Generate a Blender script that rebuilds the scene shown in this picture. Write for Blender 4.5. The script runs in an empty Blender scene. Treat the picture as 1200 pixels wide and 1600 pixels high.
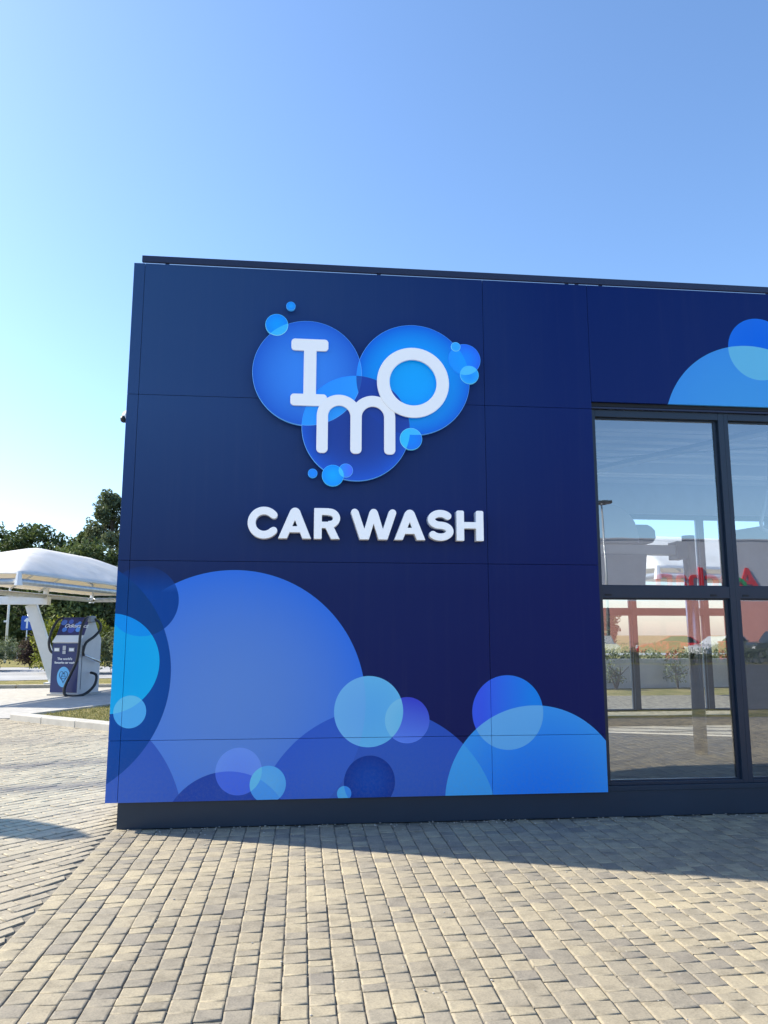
import bpy, bmesh, math, random
import numpy as np
from mathutils import Vector, Matrix, noise
R = math.radians
random.seed(7); rng = np.random.default_rng(7)
scene = bpy.context.scene
col = scene.collection

# ------------------------------------------------------------------ camera
EYE = Vector((0, -6.81, 1.6))
cam_d = bpy.data.cameras.new('camera'); cam = bpy.data.objects.new('camera', cam_d); col.objects.link(cam)
rt = Vector((0.994294623, -0.106668027, 0.000367976)); up = Vector((-0.017011, -0.15515877, 0.98774307)); fw = Vector((0.10530351, 0.98211389, 0.15608806))
M = Matrix((rt, up, -fw)).transposed().to_4x4(); M.translation = EYE
cam.matrix_world = M
cam_d.sensor_fit = 'VERTICAL'; cam_d.sensor_height = 24; cam_d.sensor_width = 18; cam_d.lens = 18.0
cam_d.clip_start = 0.05; cam_d.clip_end = 2000
scene.camera = cam
# ------------------------------------------------------------------ sky, sun, exposure
SUN_EL, SUN_AZ = 38.0, -69.0          # azimuth clockwise from +Y
world = bpy.data.worlds.new('World'); scene.world = world; world.use_nodes = True
nt = world.node_tree; bg = nt.nodes['Background']
sky = nt.nodes.new('ShaderNodeTexSky'); sky.sky_type = 'NISHITA'; sky.sun_disc = False
sky.sun_elevation = R(SUN_EL); sky.sun_rotation = R(SUN_AZ)
sky.altitude = 50; sky.air_density = 1.0; sky.dust_density = .8; sky.ozone_density = 4.0
hsv = nt.nodes.new('ShaderNodeHueSaturation'); hsv.inputs['Saturation'].default_value = 1.06
nt.links.new(sky.outputs[0], hsv.inputs['Color']); nt.links.new(hsv.outputs[0], bg.inputs[0]); bg.inputs[1].default_value = 0.14
sun_d = bpy.data.lights.new('sun', 'SUN'); sun_d.energy = 4.7; sun_d.angle = R(0.55); sun_d.color = (1.0, 0.92, 0.77)
sun = bpy.data.objects.new('sun', sun_d); col.objects.link(sun)
sd = Vector((math.sin(R(SUN_AZ)) * math.cos(R(SUN_EL)), math.cos(R(SUN_AZ)) * math.cos(R(SUN_EL)), math.sin(R(SUN_EL))))
sun.rotation_euler = sd.to_track_quat('Z', 'Y').to_euler(); sun.location = sd * 30
scene.view_settings.view_transform = 'Standard'; scene.view_settings.look = 'None'
scene.view_settings.gamma = 1; scene.view_settings.use_curve_mapping = False
scene.view_settings.exposure = 1.08
scene.cycles.max_bounces = 10; scene.cycles.transparent_max_bounces = 16; scene.cycles.glossy_bounces = 5

# ------------------------------------------------------------------ helpers
def lin(c):
    return tuple(((v / 255) / 12.92 if v / 255 <= .04045 else ((v / 255 + .055) / 1.055) ** 2.4) for v in c)
def L4(c, k=1.0):
    r, g, b = lin(c); return (min(r * k * .92, .95), min(g * k * .98, .95), min(b * k * .92, .97), 1)

def newmat(name):
    m = bpy.data.materials.new(name); m.use_nodes = True
    return m, m.node_tree, m.node_tree.nodes['Principled BSDF']
def N(t, ty, **kw):
    n = t.nodes.new(ty)
    for k, v in kw.items(): setattr(n, k, v)
    return n
def setin(t, sock, v):
    if isinstance(v, bpy.types.NodeSocket): t.links.new(v, sock)
    elif v is not None: sock.default_value = v
def Mth(t, op, a, b=None, clamp=False):
    n = N(t, 'ShaderNodeMath', operation=op, use_clamp=clamp); setin(t, n.inputs[0], a)
    if b is not None: setin(t, n.inputs[1], b)
    return n.outputs[0]
def Mix(t, f, a, b, blend='MIX'):
    n = N(t, 'ShaderNodeMix', data_type='RGBA', blend_type=blend)
    setin(t, n.inputs[0], f); setin(t, n.inputs[6], a); setin(t, n.inputs[7], b); return n.outputs[2]
def Noise(t, scale, detail=4, rough=.55, vec=None, dist=0):
    n = N(t, 'ShaderNodeTexNoise'); n.inputs['Scale'].default_value = scale; n.inputs['Detail'].default_value = detail
    n.inputs['Roughness'].default_value = rough; n.inputs['Distortion'].default_value = dist
    if vec is not None: t.links.new(vec, n.inputs['Vector'])
    return n.outputs[0]
def Ramp(t, f, stops):
    n = N(t, 'ShaderNodeValToRGB'); e = n.color_ramp.elements
    while len(e) < len(stops): e.new(.5)
    for s, (p, c) in zip(e, stops): s.position = p; s.color = c if len(c) == 4 else tuple(c) + (1,)
    setin(t, n.inputs[0], f); return n.outputs[0]
def Bump(t, p, h, strength=.3, dist=.01):
    n = N(t, 'ShaderNodeBump'); n.inputs['Strength'].default_value = strength; n.inputs['Distance'].default_value = dist
    t.links.new(h, n.inputs['Height']); t.links.new(n.outputs[0], p.inputs['Normal'])
def Pos(t): return N(t, 'ShaderNodeNewGeometry').outputs['Position']
def ObjV(t): return N(t, 'ShaderNodeTexCoord').outputs['Object']

def plain(name, c, rough=.5, metal=0, var=.08, scale=6, spec=.5, bump=0, coat=0):
    m, t, p = newmat(name); v = ObjV(t)
    n = Noise(t, scale, 5, .6, v)
    c = tuple(c[:3])
    lo = tuple(x * (1 - var) for x in c) + (1,); hi = tuple(min(1, x * (1 + var)) for x in c) + (1,)
    t.links.new(Ramp(t, n, [(.3, lo), (.7, hi)]), p.inputs['Base Color'])
    p.inputs['Roughness'].default_value = rough; p.inputs['Metallic'].default_value = metal
    p.inputs['Specular IOR Level'].default_value = spec; p.inputs['Coat Weight'].default_value = coat
    if bump: Bump(t, p, Noise(t, scale * 12, 3, .6, v), bump, .004)
    return m

def mesh_obj(name, verts, faces, mat=None, parent=None, smooth=False, loc=None):
    me = bpy.data.meshes.new(name); me.from_pydata([tuple(v) for v in verts], [], faces); me.update()
    if smooth:
        for p in me.polygons: p.use_smooth = True
    if mat:
        for m in (mat if isinstance(mat, (list, tuple)) else [mat]): me.materials.append(m)
    o = bpy.data.objects.new(name, me); col.objects.link(o)
    if parent: o.parent = parent
    if loc is not None: o.location = loc
    return o

class MB:
    """collects shapes for ONE mesh object"""
    def __init__(s): s.v = []; s.f = []; s.mi = []
    def add(s, vs, fs, mi=0):
        b = len(s.v); s.v += [tuple(x) for x in vs]; s.f += [tuple(i + b for i in f) for f in fs]; s.mi += [mi] * len(fs); return s
    def box(s, x0, y0, z0, x1, y1, z1, b=0, mi=0):
        bm = bmesh.new(); bmesh.ops.create_cube(bm, size=1)
        for v in bm.verts: v.co = Vector(((x0 + x1) / 2 + v.co.x * (x1 - x0), (y0 + y1) / 2 + v.co.y * (y1 - y0), (z0 + z1) / 2 + v.co.z * (z1 - z0)))
        if b: bmesh.ops.bevel(bm, geom=list(bm.edges), offset=b, segments=2, affect='EDGES', profile=.6)
        return s.bm(bm, mi)
    def bm(s, bm, mi=0, M=None):
        bm.verts.index_update()
        s.add([(M @ v.co if M else v.co) for v in bm.verts], [[v.index for v in f.verts] for f in bm.faces], mi); bm.free(); return s
    def tube(s, pts, r, n=10, mi=0, cap=True):
        pts = [Vector(p) for p in pts]; rs = r if isinstance(r, (list, tuple)) else [r] * len(pts)
        vs = []; fs = []; ref = None
        for i, p in enumerate(pts):
            d = (pts[min(i + 1, len(pts) - 1)] - pts[max(i - 1, 0)]).normalized()
            if ref is None: ref = Vector((0, 0, 1)) if abs(d.z) < .9 else Vector((1, 0, 0))
            a = (ref - d * ref.dot(d)).normalized(); b = d.cross(a); ref = a
            for k in range(n):
                an = 2 * math.pi * k / n; vs.append(p + (a * math.cos(an) + b * math.sin(an)) * rs[i])
        for i in range(len(pts) - 1):
            for k in range(n):
                k2 = (k + 1) % n; fs.append((i * n + k, i * n + k2, (i + 1) * n + k2, (i + 1) * n + k))
        if cap: fs += [tuple(range(n))[::-1], tuple(range((len(pts) - 1) * n, len(pts) * n))]
        return s.add(vs, fs, mi)
    def prism(s, poly, axis, a0, a1, b=0, mi=0):
        """polygon in the two other axes, extruded along axis"""
        def P(u, v, w): return {'x': (w, u, v), 'y': (u, w, v), 'z': (u, v, w)}[axis]
        bm = bmesh.new()
        lo = [bm.verts.new(P(u, v, a0)) for u, v in poly]; hi = [bm.verts.new(P(u, v, a1)) for u, v in poly]
        bm.faces.new(lo); bm.faces.new(hi[::-1]); n = len(poly)
        for i in range(n): bm.faces.new((lo[i], hi[i], hi[(i + 1) % n], lo[(i + 1) % n]))
        bmesh.ops.recalc_face_normals(bm, faces=bm.faces)
        if b: bmesh.ops.bevel(bm, geom=list(bm.edges), offset=b, segments=2, affect='EDGES', profile=.6)
        return s.bm(bm, mi)
    def ell(s, c, r, sub=2, mi=0):
        bm = bmesh.new(); bmesh.ops.create_icosphere(bm, subdivisions=sub, radius=1)
        for v in bm.verts: v.co = Vector((c[0] + v.co.x * r[0], c[1] + v.co.y * r[1], c[2] + v.co.z * r[2]))
        return s.bm(bm, mi)
    def build(s, name, mat, parent=None, smooth=False, loc=None):
        o = mesh_obj(name, s.v, s.f, mat, parent, smooth, loc)
        if any(s.mi): o.data.polygons.foreach_set('material_index', s.mi)
        return o

def tag(o, label=None, cat=None, group=None, kind=None):
    for k, v in (('label', label), ('category', cat), ('group', group), ('kind', kind)):
        if v: o[k] = v
    return o
def empty(name, loc=(0, 0, 0), rz=0):
    o = bpy.data.objects.new(name, None); col.objects.link(o); o.location = loc; o.rotation_euler = (0, 0, rz); o.empty_display_size = .2; return o
def copy_tree(o, parent=None):
    c = o.copy(); col.objects.link(c); c.parent = parent
    for ch in [x for x in bpy.data.objects if x.parent == o]: copy_tree(ch, c)
    return c

# --- 2D signed-distance shapes -> extruded mesh
def sd_box(cx, cy, w, h, r=0, ang=0):
    def f(X, Y):
        a = R(ang); x = (X - cx) * math.cos(a) + (Y - cy) * math.sin(a); y = -(X - cx) * math.sin(a) + (Y - cy) * math.cos(a)
        qx = np.abs(x) - w / 2 + r; qy = np.abs(y) - h / 2 + r
        return np.hypot(np.maximum(qx, 0), np.maximum(qy, 0)) + np.minimum(np.maximum(qx, qy), 0) - r
    return f
def sd_seg(ax, ay, bx, by, w, r=0):
    L = math.hypot(bx - ax, by - ay); return sd_box((ax + bx) / 2, (ay + by) / 2, L, w, r, math.degrees(math.atan2(by - ay, bx - ax)))
def sd_ring(cx, cy, ro, w, clip=None, sx=1.0):
    def f(X, Y):
        d = np.abs(np.hypot((X - cx) / sx, Y - cy) - (ro - w / 2)) - w / 2
        if clip is not None: d = np.maximum(d, clip(X, Y))
        return d
    return f
def union(*fs): return lambda X, Y: np.minimum.reduce([f(X, Y) for f in fs])
def contour(f, x0, y0, x1, y1, res):
    nx = int((x1 - x0) / res) + 2; ny = int((y1 - y0) / res) + 2
    X, Y = np.meshgrid(x0 + np.arange(nx) * res, y0 + np.arange(ny) * res); D = f(X, Y)
    segs = {}
    def ip(i, j, k, l):
        a, b = D[j, i], D[l, k]; t = a / (a - b) if a != b else .5
        return (x0 + (i + (k - i) * t) * res, y0 + (j + (l - j) * t) * res)
    for j in range(ny - 1):
        for i in range(nx - 1):
            c = (D[j, i] < 0) | ((D[j, i + 1] < 0) << 1) | ((D[j + 1, i + 1] < 0) << 2) | ((D[j + 1, i] < 0) << 3)
            if c in (0, 15): continue
            E = {'b': ('h', i, j), 'r': ('v', i + 1, j), 't': ('h', i, j + 1), 'l': ('v', i, j)}
            tb = {1: ['lb'], 2: ['br'], 3: ['lr'], 4: ['rt'], 5: ['lt', 'br'], 6: ['bt'], 7: ['lt'], 8: ['tl'], 9: ['tb'], 10: ['bl', 'tr'], 11: ['tr'], 12: ['rl'], 13: ['rb'], 14: ['bl']}[int(c)]
            for s in tb: segs.setdefault(E[s[0]], []).append(E[s[1]]); segs.setdefault(E[s[1]], []).append(E[s[0]])
    pt = lambda e: ip(e[1], e[2], e[1] + 1, e[2]) if e[0] == 'h' else ip(e[1], e[2], e[1], e[2] + 1)
    loops = []; seen = set()
    for s in list(segs):
        if s in seen: continue
        lp = [s]; seen.add(s); cur = s
        while True:
            nx_ = [q for q in segs[cur] if q not in seen]
            if not nx_: break
            cur = nx_[0]; seen.add(cur); lp.append(cur)
        if len(lp) > 6: loops.append([pt(e) for e in lp])
    out = []
    for lp in loops:                       # drop nearly collinear points
        P = lp; q = [P[0]]
        for k in range(1, len(P) - 1):
            a, b, c = Vector(q[-1]), Vector(P[k]), Vector(P[k + 1])
            area = abs((b.x - a.x) * (c.y - a.y) - (b.y - a.y) * (c.x - a.x)); base = (c - a).length or 1
            if area / base > res * .05: q.append(P[k])
        q.append(P[-1]); out.append(q)
    return out
def shape_mesh(name, loops, depth, bevel, mat, parent=None, M=None):
    """loops in x,z plane -> solid with its face towards -Y, back at y=0"""
    cu = bpy.data.curves.new('tmp', 'CURVE'); cu.dimensions = '2D'; cu.fill_mode = 'BOTH'
    cu.extrude = depth / 2 - bevel; cu.bevel_depth = bevel; cu.bevel_resolution = 2; cu.offset = -bevel
    for lp in loops:
        sp = cu.splines.new('POLY'); sp.points.add(len(lp) - 1); sp.use_cyclic_u = True
        for p, (x, y) in zip(sp.points, lp): p.co = (x, y, 0, 1)
    tmp = bpy.data.objects.new('tmp', cu); col.objects.link(tmp)
    me = bpy.data.meshes.new_from_object(tmp); bpy.data.objects.remove(tmp); bpy.data.curves.remove(cu)
    T = Matrix.Translation((0, -depth / 2, 0)) @ Matrix.Rotation(R(90), 4, 'X')
    me.transform(T if M is None else M @ T); me.name = name; me.materials.clear()
    me.materials.append(mat)
    o = bpy.data.objects.new(name, me); col.objects.link(o)
    if parent: o.parent = parent
    return o
def text_mesh(name, body, size, mat, parent=None, M=None, extrude=.002, offset=0, shear=0, align='CENTER', spacing=1):
    cu = bpy.data.curves.new('tmp', 'FONT'); cu.body = body; cu.size = size; cu.extrude = extrude; cu.offset = offset; cu.shear = shear
    cu.align_x = align; cu.align_y = 'CENTER'; cu.space_character = spacing
    tmp = bpy.data.objects.new('tmp', cu); col.objects.link(tmp)
    me = bpy.data.meshes.new_from_object(tmp); bpy.data.objects.remove(tmp); bpy.data.curves.remove(cu)
    if M: me.transform(M)
    me.name = name; me.materials.clear(); me.materials.append(mat)
    o = bpy.data.objects.new(name, me); col.objects.link(o)
    if parent: o.parent = parent
    return o

# ------------------------------------------------------------------ materials
def print_mat(name, base_fn, circles, rough, coat=0, bumpy=True, emit=0, kk=1.0):
    """a printed graphic: layered circles (cx, cz, r, inner colour, outer colour, [intersecting circles], [rim])"""
    m, t, p = newmat(name); pos = Pos(t)
    sx = N(t, 'ShaderNodeSeparateXYZ'); t.links.new(pos, sx.inputs[0]); X, Z = sx.outputs[0], sx.outputs[2]
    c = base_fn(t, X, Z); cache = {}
    def dist(cx, cz, r):
        k = (cx, cz, r)
        if k not in cache:
            dx = Mth(t, 'SUBTRACT', X, cx); dz = Mth(t, 'SUBTRACT', Z, cz)
            d = Mth(t, 'SQRT', Mth(t, 'ADD', Mth(t, 'MULTIPLY', dx, dx), Mth(t, 'MULTIPLY', dz, dz)))
            cache[k] = (Mth(t, 'DIVIDE', d, r), Mth(t, 'LESS_THAN', d, r))
        return cache[k]
    for spec in circles:
        (cx, cz, r), ci, co = spec[0], spec[1], spec[2]; inter = spec[3] if len(spec) > 3 else []; opt = spec[4] if len(spec) > 4 else {}
        q, mask = dist(cx, cz, r)
        gx, gz = opt.get('dir', (0, 0))
        if gx or gz:     # linear print gradient across the circle
            g = Mth(t, 'ADD', Mth(t, 'MULTIPLY', Mth(t, 'SUBTRACT', X, cx), gx / r / 2), Mth(t, 'MULTIPLY', Mth(t, 'SUBTRACT', Z, cz), gz / r / 2))
            g = Mth(t, 'ADD', g, .5, clamp=True)
        else: g = Mth(t, 'POWER', q, opt.get('pow', 1.6), clamp=True)
        cc = Mix(t, g, L4(ci, kk), L4(co, kk))
        if 'rim' in opt: cc = Mix(t, Mth(t, 'GREATER_THAN', q, 1 - opt.get('rw', .004) / r), cc, L4(opt['rim'], kk))
        for s in inter: mask = Mth(t, 'MULTIPLY', mask, dist(*s)[1])
        if 'a' in opt: mask = Mth(t, 'MULTIPLY', mask, opt['a'])
        if 'fade' in opt:     # fades out towards the top of the print
            z0, z1 = opt['fade']; mask = Mth(t, 'MULTIPLY', mask, Mth(t, 'DIVIDE', Mth(t, 'SUBTRACT', z1, Z), z1 - z0, clamp=True))
        c = Mix(t, mask, c, cc)
    if bumpy:
        mp = N(t, 'ShaderNodeMapping'); t.links.new(pos, mp.inputs[0]); mp.inputs['Scale'].default_value = (9, 1, .35)
        st = Mth(t, 'MULTIPLY', Mth(t, 'SUBTRACT', Noise(t, 1.6, 5, .7, mp.outputs[0]), .50, clamp=True), Noise(t, 1.1, 3, .6, pos))
        c = Mix(t, Mth(t, 'MULTIPLY', st, .16, clamp=True), c, (.30, .31, .32, 1))
        dz = Mth(t, 'SUBTRACT', 1.0, Mth(t, 'DIVIDE', Mth(t, 'SUBTRACT', Z, .2), .55), clamp=True)
        c = Mix(t, Mth(t, 'MULTIPLY', Mth(t, 'MULTIPLY', dz, Mth(t, 'SUBTRACT', Noise(t, 38, 4, .8, pos), .42, clamp=True)), .5, clamp=True), c, (.34, .31, .27, 1))
        t.links.new(Mth(t, 'ADD', Mth(t, 'MULTIPLY', Noise(t, 1.2, 4, .7, pos), .16), rough - .06), p.inputs['Roughness'])
    else: p.inputs['Roughness'].default_value = rough
    t.links.new(c, p.inputs['Base Color'])
    p.inputs['Specular IOR Level'].default_value = .2; p.inputs['Coat Weight'].default_value = coat; p.inputs['Coat Roughness'].default_value = .25
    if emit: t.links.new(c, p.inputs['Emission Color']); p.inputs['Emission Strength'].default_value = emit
    if bumpy: Bump(t, p, Noise(t, .9, 2, .4, pos), .4, .03)
    return m

A = (-0.574, 1.001, 1.145); B = (-2.138, 1.253, 1.049); Cc = (-1.348, 1.873, .299); Dd = (-1.606, 1.349, .418); Ee = (-1.413, .949, .134)
F_ = (-2.061, -.044, 1.124); G = (-.586, -.084, .539); H = (-.498, .453, .193); I_ = (-.253, .344, .151); J = (.678, -.095, 1.054)
K = (.598, .933, .300); Lc = (.934, .856, .195); Mc = (.607, .345, .219); Nc = (.391, .257, .061); O = (1.83, .913, .320); P_ = (2.073, .156, .814)
RR = (4.332, 3.511, .893); SS = (4.455, 4.374, .319)
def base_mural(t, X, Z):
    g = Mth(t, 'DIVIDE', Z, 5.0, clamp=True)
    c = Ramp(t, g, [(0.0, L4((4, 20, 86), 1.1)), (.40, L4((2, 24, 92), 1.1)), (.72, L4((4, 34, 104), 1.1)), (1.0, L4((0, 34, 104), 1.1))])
    # glare towards the upper left corner, put into the base colour as slate blue
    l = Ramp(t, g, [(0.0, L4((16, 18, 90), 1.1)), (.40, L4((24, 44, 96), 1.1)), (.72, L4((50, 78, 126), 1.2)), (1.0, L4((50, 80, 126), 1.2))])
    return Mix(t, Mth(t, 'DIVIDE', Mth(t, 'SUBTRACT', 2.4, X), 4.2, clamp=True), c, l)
MURAL = [
    (A, (92, 128, 197), (50, 110, 212), [], dict(pow=2.2)),
    (J, (56, 94, 174), (44, 82, 176)),
    (J, (60, 100, 184), (48, 88, 184), [A]),
    (F_, (60, 94, 176), (52, 88, 176), []),
    (G, (34, 72, 160), (28, 64, 152)), 
    (Cc, (0, 64, 142), (0, 62, 140), [], dict(fade=(1.95, 2.2))),
    (B, (0, 72, 152), (0, 66, 142), [], dict(fade=(2.0, 2.3), pow=3)), (B, (0, 58, 120), (0, 58, 120), [Cc], dict(fade=(2.0, 2.3))),
    (Dd, (0, 160, 250), (10, 165, 255), [], dict(pow=2)), (Dd, (0, 140, 228), (0, 140, 228), [Cc]),
    (Ee, (80, 164, 238), (80, 164, 238)), (Ee, (100, 184, 255), (100, 184, 255), [Dd]),
    (H, (104, 136, 228), (108, 142, 234)), (H, (72, 104, 210), (72, 104, 210), [G]),
    (I_, (98, 170, 248), (88, 164, 246)), (I_, (78, 152, 232), (78, 152, 232), [G]), (I_, (106, 186, 250), (106, 186, 250), [H]),
    (K, (96, 170, 255), (104, 178, 255)), (K, (108, 168, 250), (114, 174, 255), [A]),
    (Lc, (96, 130, 236), (60, 66, 190), [], dict(dir=(.2, 1.0))), (Lc, (114, 186, 255), (128, 190, 255), [K]),
    (Mc, (0, 68, 156), (0, 50, 134), [], dict(pow=2)), (Nc, (90, 176, 240), (80, 170, 236)), (Nc, (60, 140, 220), (60, 140, 220), [Mc]),
    (O, (60, 90, 220), (20, 130, 232), [], dict(dir=(1.4, 0))),
    (P_, (26, 120, 226), (60, 148, 244), [], dict(pow=2)), (P_, (64, 156, 248), (70, 160, 250), [J]), (P_, (100, 168, 255), (108, 172, 255), [O]),
    (SS, (0, 104, 224), (20, 110, 230)), (RR, (72, 156, 255), (64, 146, 250)), (RR, (108, 186, 255), (108, 186, 255), [SS]),
]
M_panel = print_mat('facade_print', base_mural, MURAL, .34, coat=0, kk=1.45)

k9 = .985
def KX(x): return x * k9
def KZ(z): return 1.6 + (z - 1.6) * k9
def KC(c): return (KX(c[0]), KZ(c[1]), c[2] * k9)
cI, cO, cM = KC((.022, 3.975, .503)), KC((1.009, 3.945, .535)), KC((.475, 3.464, .498))
s1, s2, s3, s4, s5 = KC((-.142, 4.623, .043)), KC((-.268, 4.426, .105)), KC((1.414, 4.28, .046)), KC((1.498, 4.158, .153)), KC((1.541, 4.008, .09))
s6, s7, s8, s9 = KC((.982, 3.371, .104)), KC((.084, 3.032, .043)), KC((.266, 3.012, .099)), KC((.383, 3.06, .065))
rimc = (86, 150, 224)
LOGO = [
    (cI, (48, 118, 212), (22, 80, 182), [], dict(pow=2.2, rim=rimc)),
    (cO, (0, 146, 224), (0, 84, 194), [], dict(pow=2.6, rim=rimc)),
    (cI, (30, 120, 220), (34, 132, 232), [cO], dict(pow=4, rim=rimc)),
    (cM, (20, 50, 132), (16, 76, 184), [], dict(pow=3.2, rim=rimc)),
    (cM, (24, 104, 216), (28, 112, 222), [cI], dict(rim=rimc)), (cI, (34, 128, 228), (38, 138, 236), [cM], dict(rim=rimc)),
    (cM, (20, 52, 140), (20, 52, 140), [cO], dict(a=.85)),
    (s1, (20, 140, 236), (16, 112, 214), [], dict(rim=(60, 150, 236))),
    (s2, (0, 138, 234), (10, 118, 220), [], dict(rim=(90, 184, 250))), (s2, (50, 164, 252), (50, 164, 252), [cI], dict(rim=(120, 200, 255))),
    (s4, (10, 120, 230), (30, 90, 214), [], dict(rim=(60, 140, 236))), (s4, (10, 136, 236), (20, 130, 236), [cO]),
    (s3, (40, 150, 240), (50, 150, 240), [], dict(rim=(110, 190, 250))), (s5, (20, 130, 236), (36, 150, 246), [], dict(rim=(90, 180, 250))),
    (s5, (70, 172, 255), (70, 172, 255), [s4]),
    (s6, (0, 120, 222), (20, 104, 214), [], dict(rim=(90, 180, 250))), (s6, (58, 168, 255), (58, 168, 255), [cO], dict(rim=(120, 200, 255))), (s6, (46, 172, 255), (46, 172, 255), [cM], dict(rim=(120, 200, 255))),
    (s7, (10, 124, 226), (30, 116, 214), [], dict(rim=(60, 150, 236))),
    (s8, (0, 150, 255), (0, 126, 240), [], dict(rim=(70, 170, 250))),
    (s9, (30, 130, 240), (66, 100, 232), [], dict(dir=(1.2, 0), rim=(90, 160, 246))), (s9, (60, 176, 255), (60, 176, 255), [s8]),
]
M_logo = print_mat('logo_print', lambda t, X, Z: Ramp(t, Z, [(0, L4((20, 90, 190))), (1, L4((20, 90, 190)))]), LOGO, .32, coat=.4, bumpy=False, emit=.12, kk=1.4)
def letter_mat():
    m, t, p = newmat('letter_face'); p.inputs['Base Color'].default_value = (.86, .87, .88, 1); p.inputs['Roughness'].default_value = .35
    # translucent opal face of an illuminated sign, return sides are plain white
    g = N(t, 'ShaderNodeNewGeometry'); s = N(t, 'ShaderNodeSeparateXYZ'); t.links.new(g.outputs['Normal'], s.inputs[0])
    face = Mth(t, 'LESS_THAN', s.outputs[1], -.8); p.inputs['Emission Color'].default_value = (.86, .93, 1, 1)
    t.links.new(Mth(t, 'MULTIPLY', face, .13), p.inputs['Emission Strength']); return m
M_letter = letter_mat()
M_plinth = plain('plinth_paint', lin((30, 50, 68)), .42, var=.12, scale=1.2, bump=.05)
M_frame = plain('window_frame_paint', lin((30, 46, 64)), .35, var=.06, scale=2)
M_dark = plain('dark_gasket', (.008, .01, .014), .6)
M_trim = plain('roof_rail_paint', lin((34, 44, 74)), .4, var=.08, scale=2)
M_backing = plain('wall_backing', (.012, .014, .03), .8)
M_white = plain('white_steel', (.72, .73, .74), .35, var=.04)
M_galv = plain('galvanised_steel', (.50, .52, .53), .4, metal=.6, var=.15, scale=8)
M_steel = plain('stainless_steel', (.55, .57, .60), .25, metal=.9, var=.1, scale=4)
M_grey = plain('grey_plastic', (.22, .24, .27), .5, var=.08)
M_black = plain('black_rubber', (.012, .013, .015), .45, var=.2)
M_lightgrey = plain('light_grey_plate', (.48, .49, .52), .4, var=.05, scale=3)
M_navy = plain('navy_plate', lin((38, 50, 104)), .35, var=.08, scale=3)
M_whiteprint = plain('white_print', (.82, .84, .86), .5, var=.02)
M_concrete = plain('concrete_grey', (.36, .35, .33), .85, var=.18, scale=5, bump=.3)
M_kerb = plain('kerb_concrete', (.40, .38, .34), .85, var=.14, scale=4, bump=.3)
M_ceiling = plain('ceiling_sheet', (.62, .66, .72), .5, var=.08, scale=1.5)
M_redpaint = plain('red_paint', (.52, .02, .03), .3, var=.05, coat=.5)
M_rim = plain('wheel_alloy', (.5, .5, .52), .3, metal=.8)
M_lamp = plain('clear_lamp', (.75, .78, .8), .12)
M_redlamp = plain('red_lamp', (.45, .01, .01), .2)

def glass_mat(name, base=.16, tint=(.88, .93, .96), wav=.12):
    m, t, p = newmat(name); t.nodes.remove(p); out = t.nodes['Material Output']
    tr = N(t, 'ShaderNodeBsdfTransparent'); tr.inputs[0].default_value = tint + (1,)
    gl = N(t, 'ShaderNodeBsdfGlossy'); gl.inputs['Roughness'].default_value = .008; gl.inputs[0].default_value = (.95, .97, 1, 1)
    b = N(t, 'ShaderNodeBump'); b.inputs['Strength'].default_value = wav; b.inputs['Distance'].default_value = .004
    t.links.new(Noise(t, 1.6, 2, .4, Pos(t)), b.inputs['Height']); t.links.new(b.outputs[0], gl.inputs['Normal'])
    fr = N(t, 'ShaderNodeFresnel'); fr.inputs[0].default_value = 1.5
    mx = N(t, 'ShaderNodeMixShader'); t.links.new(Mth(t, 'ADD', Mth(t, 'MULTIPLY', fr.outputs[0], 1.3), base, clamp=True), mx.inputs[0])
    t.links.new(tr.outputs[0], mx.inputs[1]); t.links.new(gl.outputs[0], mx.inputs[2]); t.links.new(mx.outputs[0], out.inputs[0]); return m
M_glass = glass_mat('window_glass', .22, wav=.2)
M_rearglass = glass_mat('rear_window_glass', .02, (.95, .97, .97), .02)
M_carglass = plain('car_glass', (.02, .03, .035), .05, var=.02)

def membrane_mat():
    m, t, p = newmat('canopy_membrane'); out = t.nodes['Material Output']
    c = Ramp(t, Noise(t, 1.4, 4, .6, ObjV(t)), [(.3, (.74, .73, .70, 1)), (.7, (.84, .84, .83, 1))])
    t.links.new(c, p.inputs['Base Color']); p.inputs['Roughness'].default_value = .6
    tl = N(t, 'ShaderNodeBsdfTranslucent'); tl.inputs[0].default_value = (.72, .62, .48, 1)
    mx = N(t, 'ShaderNodeMixShader'); mx.inputs[0].default_value = .28
    t.links.new(p.outputs[0], mx.inputs[1]); t.links.new(tl.outputs[0], mx.inputs[2]); t.links.new(mx.outputs[0], out.inputs[0])
    Bump(t, p, Noise(t, .9, 2, .4, ObjV(t), .6), .5, .08)
    return m
M_membrane = membrane_mat()

def leaf_mat(name, dark, light, trans=.25, rough=.7):
    m, t, p = newmat(name); out = t.nodes['Material Output']
    at = N(t, 'ShaderNodeAttribute', attribute_name='tone')
    c = Mix(t, at.outputs['Fac'], tuple(dark) + (1,), tuple(light) + (1,))
    t.links.new(c, p.inputs['Base Color']); p.inputs['Roughness'].default_value = rough; p.inputs['Specular IOR Level'].default_value = .25
    tl = N(t, 'ShaderNodeBsdfTranslucent'); t.links.new(Mix(t, .4, c, (.10, .13, .01, 1)), tl.inputs[0])
    mx = N(t, 'ShaderNodeMixShader'); mx.inputs[0].default_value = trans
    t.links.new(p.outputs[0], mx.inputs[1]); t.links.new(tl.outputs[0], mx.inputs[2]); t.links.new(mx.outputs[0], out.inputs[0]); return m
M_leaf = leaf_mat('leaves_green', (.035, .062, .026), (.15, .19, .07))
M_leafgrey = leaf_mat('leaves_poplar', (.055, .08, .042), (.21, .24, .14))
M_leafyel = leaf_mat('leaves_yellow_green', (.07, .10, .01), (.30, .31, .04), .35)
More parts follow.
